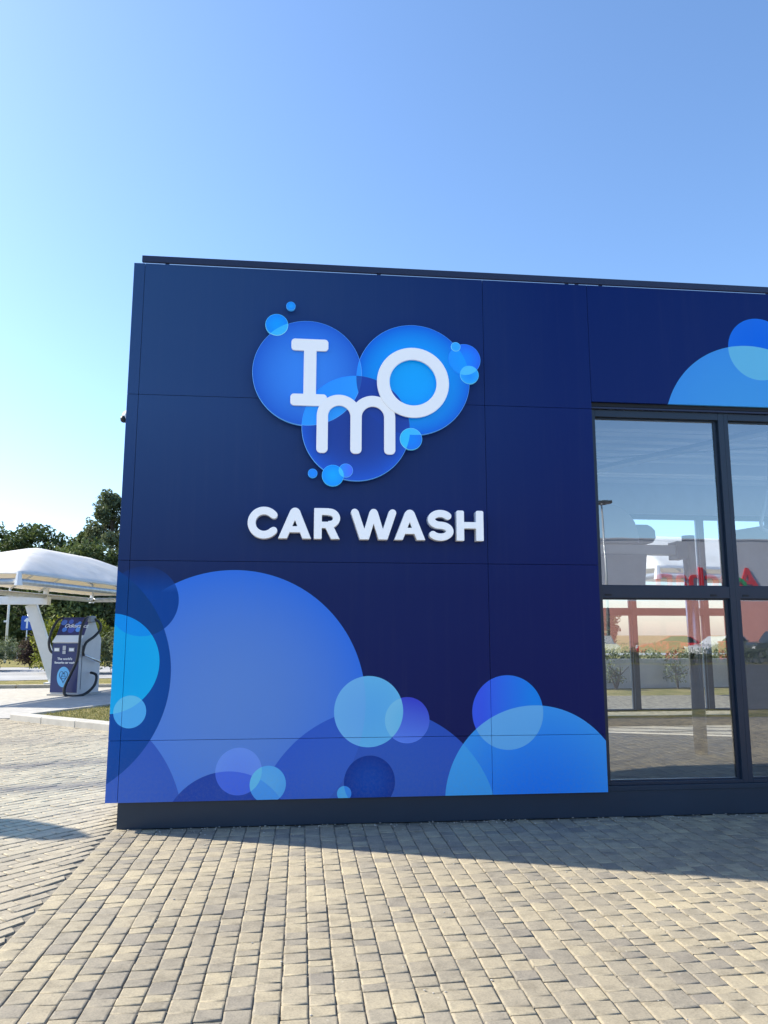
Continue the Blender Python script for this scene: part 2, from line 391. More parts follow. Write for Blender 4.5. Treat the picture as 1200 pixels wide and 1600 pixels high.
M_leafpurp = leaf_mat('leaves_purple', (.035, .018, .022), (.10, .06, .055))
M_hedge = leaf_mat('leaves_hedge', (.08, .105, .055), (.19, .22, .13))
M_bark = plain('bark', (.06, .048, .038), .9, var=.3, scale=8, bump=.5)

def paver_mat(name, cols, stain=False, speck=90):
    m, t, p = newmat(name); pos = Pos(t)
    at = N(t, 'ShaderNodeAttribute', attribute_name='tone')
    c = Ramp(t, at.outputs['Fac'], cols)
    n1 = Noise(t, 9, 5, .65, pos); c = Mix(t, .55, c, Ramp(t, n1, [(.30, (.55, .54, .52)), (.5, (.98, .98, .98)), (.72, (1.25, 1.22, 1.15))]), 'MULTIPLY')
    n2 = Noise(t, speck, 4, .8, pos); c = Mix(t, .5, c, Ramp(t, n2, [(.32, (.45, .45, .45)), (.5, (1, 1, 1)), (.7, (1.35, 1.33, 1.25))]), 'MULTIPLY')
    n3 = Noise(t, .55, 3, .6, pos); c = Mix(t, .5, c, Ramp(t, n3, [(.35, (.72, .72, .74)), (.6, (1.06, 1.05, 1.02))]), 'MULTIPLY')
    sp = Noise(t, 2.3, 2, .5, pos); c = Mix(t, Mth(t, 'MULTIPLY', Mth(t, 'SUBTRACT', sp, .68, clamp=True), 5.0, clamp=True), c, (.13, .12, .10, 1))
    c = Mix(t, Mth(t, 'MULTIPLY', Mth(t, 'SUBTRACT', Noise(t, 26, 2, .5, pos), .70, clamp=True), 6.0, clamp=True), c, (.50, .46, .38, 1))
    if stain:      # two darker tyre tracks worn across the yard
        s = N(t, 'ShaderNodeSeparateXYZ'); t.links.new(pos, s.inputs[0])
        w = Mth(t, 'ADD', Mth(t, 'SUBTRACT', s.outputs[1], Mth(t, 'MULTIPLY', s.outputs[0], .28)), Mth(t, 'MULTIPLY', Noise(t, 1.2, 3, .6, pos), .35))
        for y0, wd, a in ((4.45, .42, .95), (2.85, .30, 1.0), (7.0, .7, .4)):
            d = Mth(t, 'ABSOLUTE', Mth(t, 'SUBTRACT', w, y0)); k = Mth(t, 'SUBTRACT', 1.0, Mth(t, 'DIVIDE', d, wd), clamp=True)
            k = Mth(t, 'MULTIPLY', k, Mth(t, 'MULTIPLY', Noise(t, 6, 4, .8, pos), 1.7 * a), clamp=True)
            c = Mix(t, k, c, (.115, .11, .115, 1))
    t.links.new(c, p.inputs['Base Color']); p.inputs['Roughness'].default_value = .85; p.inputs['Specular IOR Level'].default_value = .3
    Bump(t, p, Noise(t, 160, 3, .7, pos), .5, .003)
    return m
M_paver = paver_mat('paving_stone', [(0, (.215, .195, .165)), (.22, (.255, .23, .185)), (.5, (.30, .265, .20)), (.8, (.34, .297, .215)), (1, (.385, .335, .235))])
M_brickpave = paver_mat('paving_brick', [(0, (.29, .26, .205)), (.5, (.345, .305, .235)), (1, (.385, .34, .255))], True)
def sand_mat():
    m, t, p = newmat('joint_sand'); pos = Pos(t)
    t.links.new(Ramp(t, Noise(t, 7, 5, .8, pos), [(.35, (.05, .045, .04)), (.55, (.22, .20, .16)), (.75, (.40, .36, .29))]), p.inputs['Base Color'])
    p.inputs['Roughness'].default_value = .95; Bump(t, p, Noise(t, 120, 3, .7, pos), .6, .003); return m
M_sand = sand_mat()
def grass_mat(name, a, b, c3):
    m, t, p = newmat(name); pos = Pos(t)
    c = Ramp(t, Noise(t, 1.3, 6, .7, pos), [(.3, a), (.5, b), (.7, c3)])
    c = Mix(t, .6, c, Ramp(t, Noise(t, 30, 4, .8, pos), [(.3, (.5, .5, .5)), (.7, (1.35, 1.35, 1.3))]), 'MULTIPLY')
    t.links.new(c, p.inputs['Base Color']); p.inputs['Roughness'].default_value = .95; p.inputs['Specular IOR Level'].default_value = .1
    Bump(t, p, Noise(t, 40, 5, .8, pos), 1.0, .03); return m
M_grass = grass_mat('dry_grass', (.13, .14, .045), (.22, .20, .08), (.34, .28, .14))
M_blade = leaf_mat('grass_blades', (.12, .13, .035), (.38, .32, .15), .3)
def asphalt_mat(name, k):
    m, t, p = newmat(name); pos = Pos(t)
    c = Ramp(t, Noise(t, .6, 5, .6, pos), [(.3, (.045 * k, .046 * k, .048 * k)), (.7, (.072 * k, .072 * k, .072 * k))])
    t.links.new(Mix(t, .5, c, Ramp(t, Noise(t, 80, 3, .8, pos), [(.3, (.5, .5, .5)), (.7, (1.5, 1.5, 1.5))]), 'MULTIPLY'), p.inputs['Base Color'])
    p.inputs['Roughness'].default_value = .85; Bump(t, p, Noise(t, 120, 3, .7, pos), .5, .005); return m
M_asphalt = asphalt_mat('asphalt', 1.0); M_paleroad = asphalt_mat('pale_worn_asphalt', 5.0)

# ------------------------------------------------------------------ ground
def sheet(name, poly, z, mat, thick=0):
    n = len(poly)
    if not thick: return mesh_obj(name, [(x, y, z) for x, y in poly], [tuple(range(n))], mat)
    mb = MB(); mb.prism(poly, 'z', z - thick, z); return mb.build(name, mat)
def rect(x0, y0, x1, y1): return [(x0, y0), (x1, y0), (x1, y1), (x0, y1)]
tag(sheet('ground', rect(-600, -600, 600, 600), -.030, M_grass), kind='structure')
tag(sheet('paving_bed', rect(-30, -7.6, 24, 13), -.009, M_sand), kind='structure')

def pavers(name, mat, rects, th, inset=.009, drop=.0055, zj=.0017, gap=.005, clip=None):
    """rects: array of (cx, cy, half length along a, half width, angle). One sheet of individually laid stones."""
    rects = np.array(rects)
    n = len(rects); cx, cy, hl, hw, an = rects.T
    ca, sa = np.cos(an), np.sin(an)
    z0 = rng.normal(0, zj, n); tx = rng.normal(0, .009, n); ty = rng.normal(0, .009, n)
    def ring(dl, z):
        out = []
        for sx_, sy_ in ((-1, -1), (1, -1), (1, 1), (-1, 1)):
            j = rng.normal(0, .0016, (2, n))
            a = sx_ * (hl - gap / 2 - dl) + j[0]; b = sy_ * (hw - gap / 2 - dl) + j[1]
            out.append(np.stack([cx + a * ca - b * sa, cy + a * sa + b * ca, z0 + z + a * tx + b * ty], 1))
        return np.stack(out, 1)
    V = np.concatenate([ring(inset, 0), ring(inset * .35, -drop * .35), ring(0, -drop), ring(0, -.03)], 1).reshape(-1, 3)
    if clip is not None: V[:, 0] = np.minimum(V[:, 0], clip + rng.normal(0, .001, len(V)))
    f = [(0, 1, 2, 3)]
    for k in range(3):
        for i in range(4): j = (i + 1) % 4; f.append((4 * (k + 1) + i, 4 * (k + 1) + j, 4 * k + j, 4 * k + i))
    f = np.array(f); Fs = (f[None] + (np.arange(n) * 16)[:, None, None]).reshape(-1, 4)
    me = bpy.data.meshes.new(name); me.vertices.add(len(V)); me.vertices.foreach_set('co', V.astype(np.float32).ravel())
    me.loops.add(Fs.size); me.loops.foreach_set('vertex_index', Fs.ravel().astype(np.int32))
    me.polygons.add(len(Fs)); me.polygons.foreach_set('loop_start', (np.arange(len(Fs)) * 4).astype(np.int32))
    me.update(); me.validate()
    at = me.attributes.new('tone', 'FLOAT', 'FACE'); tone = np.clip(rng.beta(2.2, 1.7, n), 0, 1)
    dk = rng.random(n) < .09; tone[dk] *= .45
    at.data.foreach_set('value', np.repeat(tone, len(f)).astype(np.float32))
    sm = np.tile(np.array([False] + [True] * 8 + [False] * 4), n); me.polygons.foreach_set('use_smooth', sm)
    me.materials.append(mat); o = bpy.data.objects.new(name, me); col.objects.link(o)
    return tag(o, kind='structure')
# mixed-length stones in rows square to the facade
W = .121; rs = []
x = -1.51
while x < 11.2:
    y = .06 if x > -1.5 else .3
    y -= random.random() * .1
    while y > -7.3:
        l = random.choices([.075, .10, .13, .165], [.24, .28, .32, .16])[0]
        if y - l > -7.35: rs.append((x + W / 2, y - l / 2, l / 2, W / 2, math.pi / 2))
        y -= l
    x += W
rs = [r for r in rs if r[1] + r[2] < .075]
pavers('pavement', M_paver, rs, .06)
# long bricks laid diagonally in the yard
BL, BW, BA = .215, .105, R(46); rs = []
def in_yard(x, y):
    if x > -1.46: return False
    if x < -9.5 or y < -7.3 or y > 9.4: return False
    # kerb line from (-5.3, 8.7) to (-3.1, 7.0) and on
    if y > 7.45 + (-.82) * (x + 3.3) - .35: 
        if x > -5.5: return False
    return True
for i in range(-190, 190):
    for j in range(-90, 90):
        u = (j + .5 * (i % 2) + .06 * math.sin(i * 1.7)) * BL; v = i * BW
        x = u * math.cos(BA) - v * math.sin(BA) - 4; y = u * math.sin(BA) + v * math.cos(BA)
        if in_yard(x, y): rs.append((x, y, BL / 2, BW / 2, BA))
pavers('yard_paving', M_brickpave, rs, .06, gap=.008, clip=-1.517)
for yy in (0,):      # row of stones closing the edge between the two fields
    pass

# kerb, lawn wedge, kiosk pad
k0 = Vector((-5.35, 8.55, 0)); k1 = Vector((-1.2, 5.1, 0)); kd = (k1 - k0).normalized(); kn = Vector((-kd.y, kd.x, 0))
kb = empty('kerb', k0); tag(kb, kind='structure')
s = 0; Lk = (k1 - k0).length
while s < Lk - .1:
    e = min(s + .98, Lk)
    a, b = kd * s, kd * e; mb = MB(); w_ = .30
    pts = [(a.x, a.y), (b.x, b.y), (b.x + kn.x * w_, b.y + kn.y * w_), (a.x + kn.x * w_, a.y + kn.y * w_)]
    mb.prism(pts, 'z', -.08, .11 + random.uniform(-.003, .003), b=.012); mb.build('kerb_stone', M_kerb, kb); s += .99
lawn = [(-5.2, 8.75), (-4.9, 8.55), (-1.2, 5.5), (0, 6), (0, 17), (-3.0, 13.2), (-4.15, 10.9)]
tag(sheet('lawn', lawn, .035, M_grass, .06), kind='structure')
pad = [(-5.3, 8.85), (-4.25, 11.0), (-3.0, 13.4), (-1.5, 17.6), (-5.6, 17.3), (-8.7, 17.0), (-16, 16.8), (-16, 8.9)]
tag(sheet('concrete_pad', pad, .012, M_concrete, .04), kind='structure')
def blades(name, polyf, n, bb, h, mat, z=.03):
    V = []; Fc = []; tone = []
    while len(Fc) < n:
        x = random.uniform(bb[0], bb[2]); y = random.uniform(bb[1], bb[3])
        if not polyf(x, y): continue
        a = random.random() * 6.28; w = .006; hh = h * random.uniform(.4, 1.2); lx, ly = random.gauss(0, .02), random.gauss(0, .02)
        b = len(V); V += [(x - w * math.cos(a), y - w * math.sin(a), z), (x + w * math.cos(a), y + w * math.sin(a), z), (x + lx, y + ly, z + hh)]
        Fc.append((b, b + 1, b + 2)); tone.append(random.random())
    o = mesh_obj(name, V, Fc, mat); at = o.data.attributes.new('tone', 'FLOAT', 'FACE'); at.data.foreach_set('value', tone); return o
def inpoly(poly):
    def f(x, y):
        c = False; n = len(poly)
        for i in range(n):
            (xa, ya), (xb, yb) = poly[i], poly[(i + 1) % n]
            if (ya > y) != (yb > y) and x < (xb - xa) * (y - ya) / (yb - ya) + xa: c = not c
        return c
    return f
tag(blades('grass', inpoly(lawn), 14000, (-5.2, 5.6, -1.6, 13.5), .055, M_blade), 'short dry grass on the wedge of lawn behind the kerb', 'grass', kind='stuff')
# grit and crumbs blown against the plinth and into the joints
gb = MB(); random.seed(5)
for k in range(700):
    x = random.uniform(-1.45, 9.5); y = .05 - abs(random.gauss(0, .10)) if k < 430 else random.uniform(-5, 0)
    r = random.uniform(.002, .006) * (1.4 if k < 430 else 1); bm = bmesh.new(); bmesh.ops.create_icosphere(bm, subdivisions=0 + 1, radius=r)
    gb.bm(bm, 0, Matrix.Translation((x, y, r * .4)) @ Matrix.Diagonal((random.uniform(.7, 1.6), random.uniform(.7, 1.3), .6, 1)))
tag(gb.build('grit', M_kerb), 'pale grit scattered on the paving along the dark plinth', 'grit', kind='stuff')
# back edging of the pad, side road
def edging(name, p, q, h, w, label=None):
    p, q = Vector(p), Vector(q); d = (q - p).normalized(); n_ = Vector((-d.y, d.x)) * w
    mb = MB(); mb.prism([(p.x, p.y), (q.x, q.y), (q.x + n_.x, q.y + n_.y), (p.x + n_.x, p.y + n_.y)], 'z', -.05, h, b=.01)
    o = mb.build(name, M_kerb); return tag(o, kind='structure')
edging('pad_kerb', (-20, 17.2), (-8.3, 17.25), .10, .2); edging('pad_kerb', (-8.25, 17.25), (4, 17.9), .10, .2)
edging('grass_kerb', (-5.25, 8.95), (-4.1, 11.1), .07, .08); edging('grass_kerb', (-4.1, 11.1), (-2.9, 13.5), .07, .08)
tag(sheet('road', [(-60, 18.5), (-9.9, 21.6), (-7.5, 22.6), (40, 30), (40, 41), (-9.8, 33.0), (-60, 26)], -.018, M_paleroad), kind='structure')
tag(sheet('street', [(-60, -9.2), (80, -9.2), (80, -32), (-60, -32)], -.018, M_asphalt), kind='structure')
tag(sheet('car_park', [(-60, -34.5), (120, -34.5), (120, -62), (-60, -62)], -.014, M_asphalt), kind='structure')
tag(sheet('street', [(-80, 46), (80, 52), (80, 58), (-80, 52)], -.018, M_paleroad), kind='structure')

# ------------------------------------------------------------------ the car wash building
XR = 10.86; YB = 6.3; ZT = 4.958
bld = empty('car_wash_building', (-1.575, 0, 0)); off = Vector((1.575, 0, 0))
tag(bld, 'navy blue car wash building clad in panels printed with blue bubbles', 'car wash')
def part(mb, name, mat, parent=bld, smooth=False):
    o = mb.build(name, mat, parent, smooth)
    o.data.transform(Matrix.Translation(off)); return o
g = .0017
colx = [(-1.575, -1.476), (-1.476, 1.679), (1.679, 2.717)]; rowz = [(.22, .715), (.715, 2.222), (2.222, 3.71), (3.71, ZT)]
for x0, x1 in colx:
    for z0, z1 in rowz:
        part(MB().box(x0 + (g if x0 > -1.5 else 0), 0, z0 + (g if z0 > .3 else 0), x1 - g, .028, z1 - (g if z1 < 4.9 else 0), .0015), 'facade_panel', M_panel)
for x0, x1 in ((2.717, 5.90), (5.90, 9.08), (9.08, XR)):
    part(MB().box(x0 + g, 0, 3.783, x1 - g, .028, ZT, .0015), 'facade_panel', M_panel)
part(MB().box(-1.50, .032, .2195, 2.70, .16, ZT - .02), 'wall_backing', M_backing); part(MB().box(2.705, .032, 3.80, XR - .01, .16, ZT - .02), 'wall_backing', M_backing)
# side walls, rear wall piers, roof, plinth
mb = MB()
ys = [0.03, 1.6, 3.2, 4.8, YB]
for a, b in zip(ys, ys[1:]):
    for z0, z1 in rowz: mb.box(-1.575, a + g, z0 + g, -1.547, b - g, z1 - g)
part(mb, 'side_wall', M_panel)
part(MB().box(-1.54, .17, .22, -1.40, YB, 4.8), 'inner_wall', M_backing); part(MB().box(XR - .12, .17, 0, XR, YB + .1, ZT), 'side_wall', M_backing)
part(MB().box(-1.54, YB + .02, .2, 2.345, YB + .14, ZT - .05), 'rear_wall', M_ceiling); part(MB().box(2.35, YB + .03, 3.727, XR - .13, YB + .14, ZT - .05), 'rear_wall', M_ceiling)
part(MB().box(-1.54, .165, 4.80, XR - .13, YB + .0, 4.88), 'roof', M_grey)
part(MB().box(-1.485, .055, 0, XR, .155, .2185, .003), 'plinth', M_plinth); part(MB().box(2.722, .045, .2195, XR - .13, .165, .262, .003), 'sill', M_plinth)
part(MB().box(-1.485, .16, 0, -1.40, YB, .215), 'plinth', M_plinth); part(MB().box(-1.39, YB + .01, 0, XR - .13, YB + .13, .195), 'plinth', M_plinth)
part(MB().box(-1.38, .17, -.02, XR - .13, YB, .03), 'floor', M_concrete)
# coping rail held off the panels by small clips
mb = MB(); mb.box(-1.505, -.012, 4.969, XR + .02, .018, 5.030, .003); part(mb, 'roof_rail', M_trim)
for cx in (-1.28, .68, 2.52, 2.62, 2.86, 4.6, 6.5, 8.4, 10.3):
    part(MB().box(cx - .018, .002, ZT - .01, cx + .018, .016, 4.9688), 'rail_clip', M_trim)
# drip strip over the windows
mb = MB(); mb.box(2.724, .03, 3.748, XR - .13, .075, 3.782); part(mb, 'lintel_strip', M_dark)
part(MB().box(2.724, .035, 3.726, XR - .13, .060, 3.746, .002), 'drip_trim', M_trim)
# ceiling with ribs, braces and rods
mb = MB(); mb.box(-1.38, .17, 4.28, XR - .14, YB - .01, 4.32)
y = .45
while y < YB - .2:
    mb.box(-1.38, y, 4.235, XR - .14, y + .05, 4.279, .006); y += .38
part(mb, 'ceiling', M_ceiling)
for yb in (1.9, 4.4): part(MB().box(-1.38, yb, 4.06, XR - .14, yb + .14, 4.232, .01), 'ceiling_beam', M_ceiling)
part(MB().prism([(3.4, 5.8), (3.62, 5.8), (6.3, .5), (6.08, .5)], 'z', 4.00, 4.055), 'diagonal_brace', M_grey)
for a, b in (((3.0, 3.6, 3.98), (6.4, 2.2, 4.0)), ((4.0, 1.0, 3.98), (5.2, .9, 3.9)), ((5.0, .8, 3.95), (6.6, 2.4, 3.92)), ((6.2, 1.6, 3.97), (8.2, 3.6, 3.9))):
    part(MB().tube([a, b], .012, 8), 'tie_rod', M_grey)

# windows: one glazed bay 1.34 wide, front and rear
def window(x, y, glass, name='window'):
    w = 1.345; root = mesh_obj(name, [], [])
    mb = MB()
    mb.box(-.0, 0, .263, .045, .10, 3.725, .003)            # left jamb
    mb.box(w - .056, 0, .263, w - .0008, .10, 3.725, .003)       # right jamb / mullion
    mb.box(.046, .001, 3.655, w - .057, .099, 3.724, .003)   # head
    mb.box(.046, .001, .263, w - .057, .099, .292, .003)
    mb.box(.046, .003, 1.925, w - .057, .097, 2.035, .003)   # transom
    f = mb
    for z0, z1 in ((.292, 1.925), (2.035, 3.655)):           # sash lip
        f.box(w - .084, .035, z0, w - .057, .085, z1)
        f.box(.046, .035, z1 - .014, w - .085, .085, z1 - .0005); f.box(.046, .035, z0 + .0005, w - .085, .085, z0 + .012)
    me = f.build(name, M_frame); me_data = me.data; bpy.data.objects.remove(me); root.data = me_data
    root.parent = bld; root.location = Vector((x, y, 0)) + off
    for z0, z1, nm in ((.304, 1.911, 'lower'), (2.047, 3.641, 'upper')):
        p = mesh_obj('pane', [(.046, .052, z0), (w - .084, .052, z0), (w - .084, .052, z1), (.046, .052, z1), (.046, .058, z0), (w - .084, .058, z0), (w - .084, .058, z1), (.046, .058, z1)],
                     [(0, 1, 2, 3)], glass, root)
    for cx in (.10, w - .22): MB().box(cx - .03, -.002, 1.945, cx + .03, .004, 1.962).build('drain_cap', M_dark, root)
    return root
w0 = window(2.724, .062, M_glass)
for i in range(1, 6):
    c = copy_tree(w0, bld); c.location = Vector((2.724 + i * 1.345, .062, 0)) + off
r0 = window(3.17, YB + .02, M_rearglass)
for i in range(1, 6):
    if 3.17 + i * 1.345 + 1.3 > XR - .1: break
    c = copy_tree(r0, bld); c.location = Vector((3.17 + i * 1.345, YB + .02, 0)) + off

# ------------------------------------------------------------------ machinery in the wash hall
gt = empty('wash_gantry', (5.30, 3.2, .03)); tag(gt, 'grey wash machine with domed cover and steel column seen through the first window', 'wash machine')
def gpart(mb, name, mat, smooth=False):
    o = mb.build(name, mat, gt, smooth); o.data.transform(Matrix.Translation(-gt.location)); return o
dome = [(3.62, 2.80)] + [(4.05 + .45 * math.cos(R(a)) , 2.80 + .53 * math.sin(R(a)) ** .8) for a in range(172, 0, -12)] + [(4.50, 2.80)]
gpart(MB().prism(dome, 'y', 3.0, 3.5, b=.02), 'domed_cover', M_lightgrey)
gpart(MB().prism([(4.46, 2.80), (4.46, 3.06), (4.66, 3.06), (4.72, 3.03), (4.765, 2.98), (4.77, 2.88), (4.73, 2.82), (4.68, 2.80)], 'y', 3.08, 3.4, b=.01), 'motor', M_grey)
gpart(MB().box(2.2, 3.12, 2.66, 5.12, 3.30, 2.79, .008), 'cross_beam', M_white)
gpart(MB().box(5.06, 3.08, 2.60, 5.21, 3.34, 2.84, .01), 'bracket', M_grey)
gpart(MB().tube([(5.29, 3.2, .03), (5.29, 3.2, 2.93)], .085, 24), 'steel_column', M_steel, True)
gpart(MB().tube([(2.9, 3.2, .03), (2.9, 3.2, 2.60)], .085, 24), 'steel_column', M_steel, True)
gpart(MB().prism([(3.72, 2.655), (4.62, 2.655), (4.56, 2.08), (3.78, 2.08)], 'y', 3.05, 3.45, b=.015), 'brush_housing', M_grey)
sc_ = MB().prism([(5.40, .03), (7.9, .03), (7.9, 3.30), (5.40, 2.88)], 'y', 2.2, 2.24)
o = sc_.build('splash_screen', M_grey); tag(o, 'plain grey splash screen with sloping top inside the second window', 'splash screen')
pp = [(5.62, 1.7, 4.23), (5.61, 1.7, 3.9), (5.56, 1.7, 3.4), (5.48, 1.7, 3.1), (5.42, 1.7, 2.90), (5.43, 1.7, 2.83), (5.50, 1.7, 2.80), (5.9, 1.7, 2.79), (6.6, 1.7, 2.80)]
o = MB().tube(pp, .022, 10).build('spray_pipe', M_white, None, True); tag(o, 'thin white bent pipe hanging from the wash hall ceiling', 'pipe')

# ------------------------------------------------------------------ logo sign
def disc(name, c, y, th, parent, mat=M_logo, n=96):
    cx, cz, r = c; b = .003; rings = [(r - b, 0), (r, b), (r, th)]; V = []; Fc = []
    for rr, dy in rings:
        for k in range(n): a = 2 * math.pi * k / n; V.append((cx + rr * math.cos(a), y + dy, cz + rr * math.sin(a)))
    Fc.append(tuple(range(n)))
    for i in range(2):
        for k in range(n): k2 = (k + 1) % n; Fc.append((i * n + k, (i + 1) * n + k, (i + 1) * n + k2, i * n + k2))
    Fc.append(tuple(range(2 * n, 3 * n))[::-1])
    return mesh_obj(name, V, Fc, mat, parent)
logo = empty('logo_sign', (0, 0, 0)); tag(logo, 'bubble logo sign of blue discs with white letters I m o', 'logo sign')
disc('bubble_disc', cI, -.078, .03, logo); disc('bubble_disc', cO, -.080, .03, logo); disc('bubble_disc', cM, -.082, .03, logo)
for c, y in ((s1, -.07), (s2, -.086), (s4, -.086), (s3, -.090), (s5, -.089), (s6, -.090), (s7, -.07), (s8, -.087), (s9, -.090)):
    disc('small_bubble_disc', c, y, .028, logo, n=48)
mb = MB()
for cx, cz in ((cI[0], cI[1]), (cO[0], cO[1]), (cM[0], cM[1])):
    for a in range(30, 360, 120): MB().tube([(cx + .33 * math.cos(R(a)), -.055, cz + .33 * math.sin(R(a))), (cx + .33 * math.cos(R(a)), .0, cz + .33 * math.sin(R(a)))], .012, 8).build('stand_off', M_dark, logo)
for c in (s1, s2, s4, s5, s7, s8): MB().tube([(c[0], -.06, c[1]), (c[0], 0, c[1])], .01, 8).build('stand_off', M_dark, logo)
def TM(y): return Matrix.Translation((0, y, 0))
def kx(p): return (KX(p[0]), KZ(p[1]))
def kbox(x0, z0, x1, z1, r=0): 
    x0, z0 = kx((x0, z0)); x1, z1 = kx((x1, z1)); return sd_box((x0 + x1) / 2, (z0 + z1) / 2, x1 - x0, z1 - z0, r)
fI = union(kbox(-.13, 4.178, .212, 4.292, .034), kbox(-.013, 3.70, .103, 4.24), kbox(-.13, 3.652, .204, 3.765, .034))
shape_mesh('letter', contour(fI, -.2, 3.5, .3, 4.4, .0035), .022, .003, M_letter, logo, TM(-.083))
wm = .104
def arch(cx):
    cx = KX(cx); cz = KZ(3.607); w = wm * k9
    return sd_ring(cx, cz, KX(.156 + .0), w, clip=lambda X, Y: cz - Y)
fm = union(arch(.319 - .0), arch(.625), kbox(.115 + .0, 3.212, .218, 3.607 + .001, .04), kbox(.421, 3.212, .525, 3.62, .04), kbox(.727, 3.212, .832, 3.607 + .001, .04),
           kbox(.163, 3.50, .218, 3.5), )
fm = union(arch(.320), arch(.626), kbox(.112, 3.212, .216, 3.612, .036), kbox(.420, 3.212, .524, 3.66, .036), kbox(.730, 3.212, .834, 3.612, .036),
           kbox(.112, 3.45, .216, 3.612), kbox(.730, 3.45, .834, 3.612))
def arch2(c0, c1):
    cx = KX((c0 + c1) / 2); ro = KX((c1 - c0) / 2 + wm / 2); cz = KZ(3.764) - ro
    return sd_ring(cx, cz, ro, wm * k9, clip=lambda X, Y: cz - Y), cz
a1, z_a = arch2(.164, .472); a2, _ = arch2(.472, .782)
def kb2(xc, r0): 
    x = KX(xc); w = wm * k9; zb = KZ(3.212); return union(sd_box(x, (zb + z_a) / 2, w, z_a - zb, r0), sd_box(x, (zb + .1 + z_a) / 2, w, z_a - zb - .1 + .002))
fm = union(a1, a2, kb2(.164, .042), kb2(.472, .042), kb2(.782, .042))
shape_mesh('letter', contour(fm, .0, 3.1, .95, 3.85, .0035), .022, .003, M_letter, logo, TM(-.092))
oc = kx((1.0, 3.901))
fo = sd_ring(oc[0], oc[1], .338 * k9, .118 * k9)
shape_mesh('letter', contour(fo, .5, 3.4, 1.5, 4.4, .0035), .022, .003, M_letter, logo, TM(-.103))

# ------------------------------------------------------------------ CAR WASH lettering
lt = empty('lettering_sign', (0, 0, 0)); tag(lt, 'raised white block letters reading CAR WASH on the navy wall', 'lettering')
zb, zt = KZ(2.432), KZ(2.712); h = zt - zb; sw = .070
def X_(v): return KX(v)
def letter(f, x0, x1): shape_mesh('letter', contour(f, x0 - .05, zb - .05, x1 + .05, zt + .05, .0028), .085, .004, M_letter, lt)
def ellring(cx, cz, rx, rz, w, clip=None):
    def f(X, Y):
        def el(a, b): return (np.hypot((X - cx) / a, (Y - cz) / b) - 1) * min(a, b)
        d = np.maximum(el(rx, rz), -el(rx - w, rz - w))
        if clip is not None: d = np.maximum(d, clip(X, Y))
        return d
    return f
# C
cx, cz = X_(-.340), (zb + zt) / 2
def clipC(X, Y): return np.minimum(X - cx - .045, np.maximum(X - cx, 0) * 0 + (X - cx) * .70 - np.abs(Y - cz)) 
fC = ellring(cx, cz, .142, h / 2 + .004, sw, clip=lambda X, Y: ((X - cx) * .80 - np.abs(Y - cz)) * .78)
r_c = .142 - sw / 2; 
ang = math.atan2(.80 * 1, 1)
cap = [(cx + r_c * math.cos(R(40)) + .002, cz + s_ * (h / 2 + .004 - sw / 2) * math.sin(R(40)) * 1.0) for s_ in (1, -1)]
fC = union(fC, *[(lambda px, pz: (lambda X, Y: np.hypot(X - px, Y - pz) - sw * .47))(px, pz) for px, pz in cap])
letter(fC, X_(-.48), X_(-.2))
def fA(xl, xr):
    xl, xr = X_(xl), X_(xr); xm = (xl + xr) / 2; w = sw * 1.03
    L_ = sd_seg(xl + w * .53, zb - .02, xm - .008, zt - w * .50, w); R_ = sd_seg(xr - w * .53, zb - .02, xm + .008, zt - w * .50, w)
    top = lambda X, Y: np.hypot((X - xm) / 1.12, Y - (zt - w * .52)) - w * .52
    bar = sd_box(xm, zb + .083, (xr - xl) * .55, .056)
    body = union(L_, R_, bar, top)
    return lambda X, Y: np.maximum(body(X, Y), zb - Y)
letter(fA(-.222, .088), X_(-.222), X_(.088))
# R
xl, xr = X_(.102), X_(.342)
bowl_r = .088; bzc = zt - bowl_r - .002
fR = union(sd_box(xl + sw / 2, (zb + zt) / 2, sw, h, .008), sd_box(xl + .075, zt - .031, .115, .062, .006), sd_box(xl + .075, zt - 2 * bowl_r + .026, .115, .058, .004),
           ellring(xl + .135, bzc, .096, bowl_r, .064, clip=lambda X, Y: (xl + .125) - X),
           sd_seg(xl + .125, zt - 2 * bowl_r + .03, xr - .030, zb - .03, .070, .0))
fR0 = fR; fR = lambda X, Y: np.maximum(fR0(X, Y), zb - Y)
letter(fR, xl, xr)
# W
xl, xr = X_(.432), X_(.846); w = sw * .98; xm = (xl + xr) / 2; q1 = xl + (xr - xl) * .30; q2 = xr - (xr - xl) * .30
def cap_at(px, pz, r): return lambda X, Y: np.hypot(X - px, Y - pz) - r
fW0 = union(sd_seg(xl + w * .5, zt - w * .4, q1 - .002, zb - .01, w), sd_seg(q1 + .002, zb - .01, xm - .004, zt - w * .45, w * .96), sd_seg(xm + .004, zt - w * .45, q2 - .002, zb - .01, w * .96), sd_seg(q2 + .002, zb - .01, xr - w * .5, zt - w * .4, w),
           cap_at(xl + w * .5, zt - w * .48, w * .48), cap_at(xr - w * .5, zt - w * .48, w * .48), cap_at(xm, zt - w * .50, w * .52))
letter(lambda X, Y: np.maximum(fW0(X, Y), zb - Y), xl, xr)
letter(fA(.818, 1.118), X_(.818), X_(1.118))
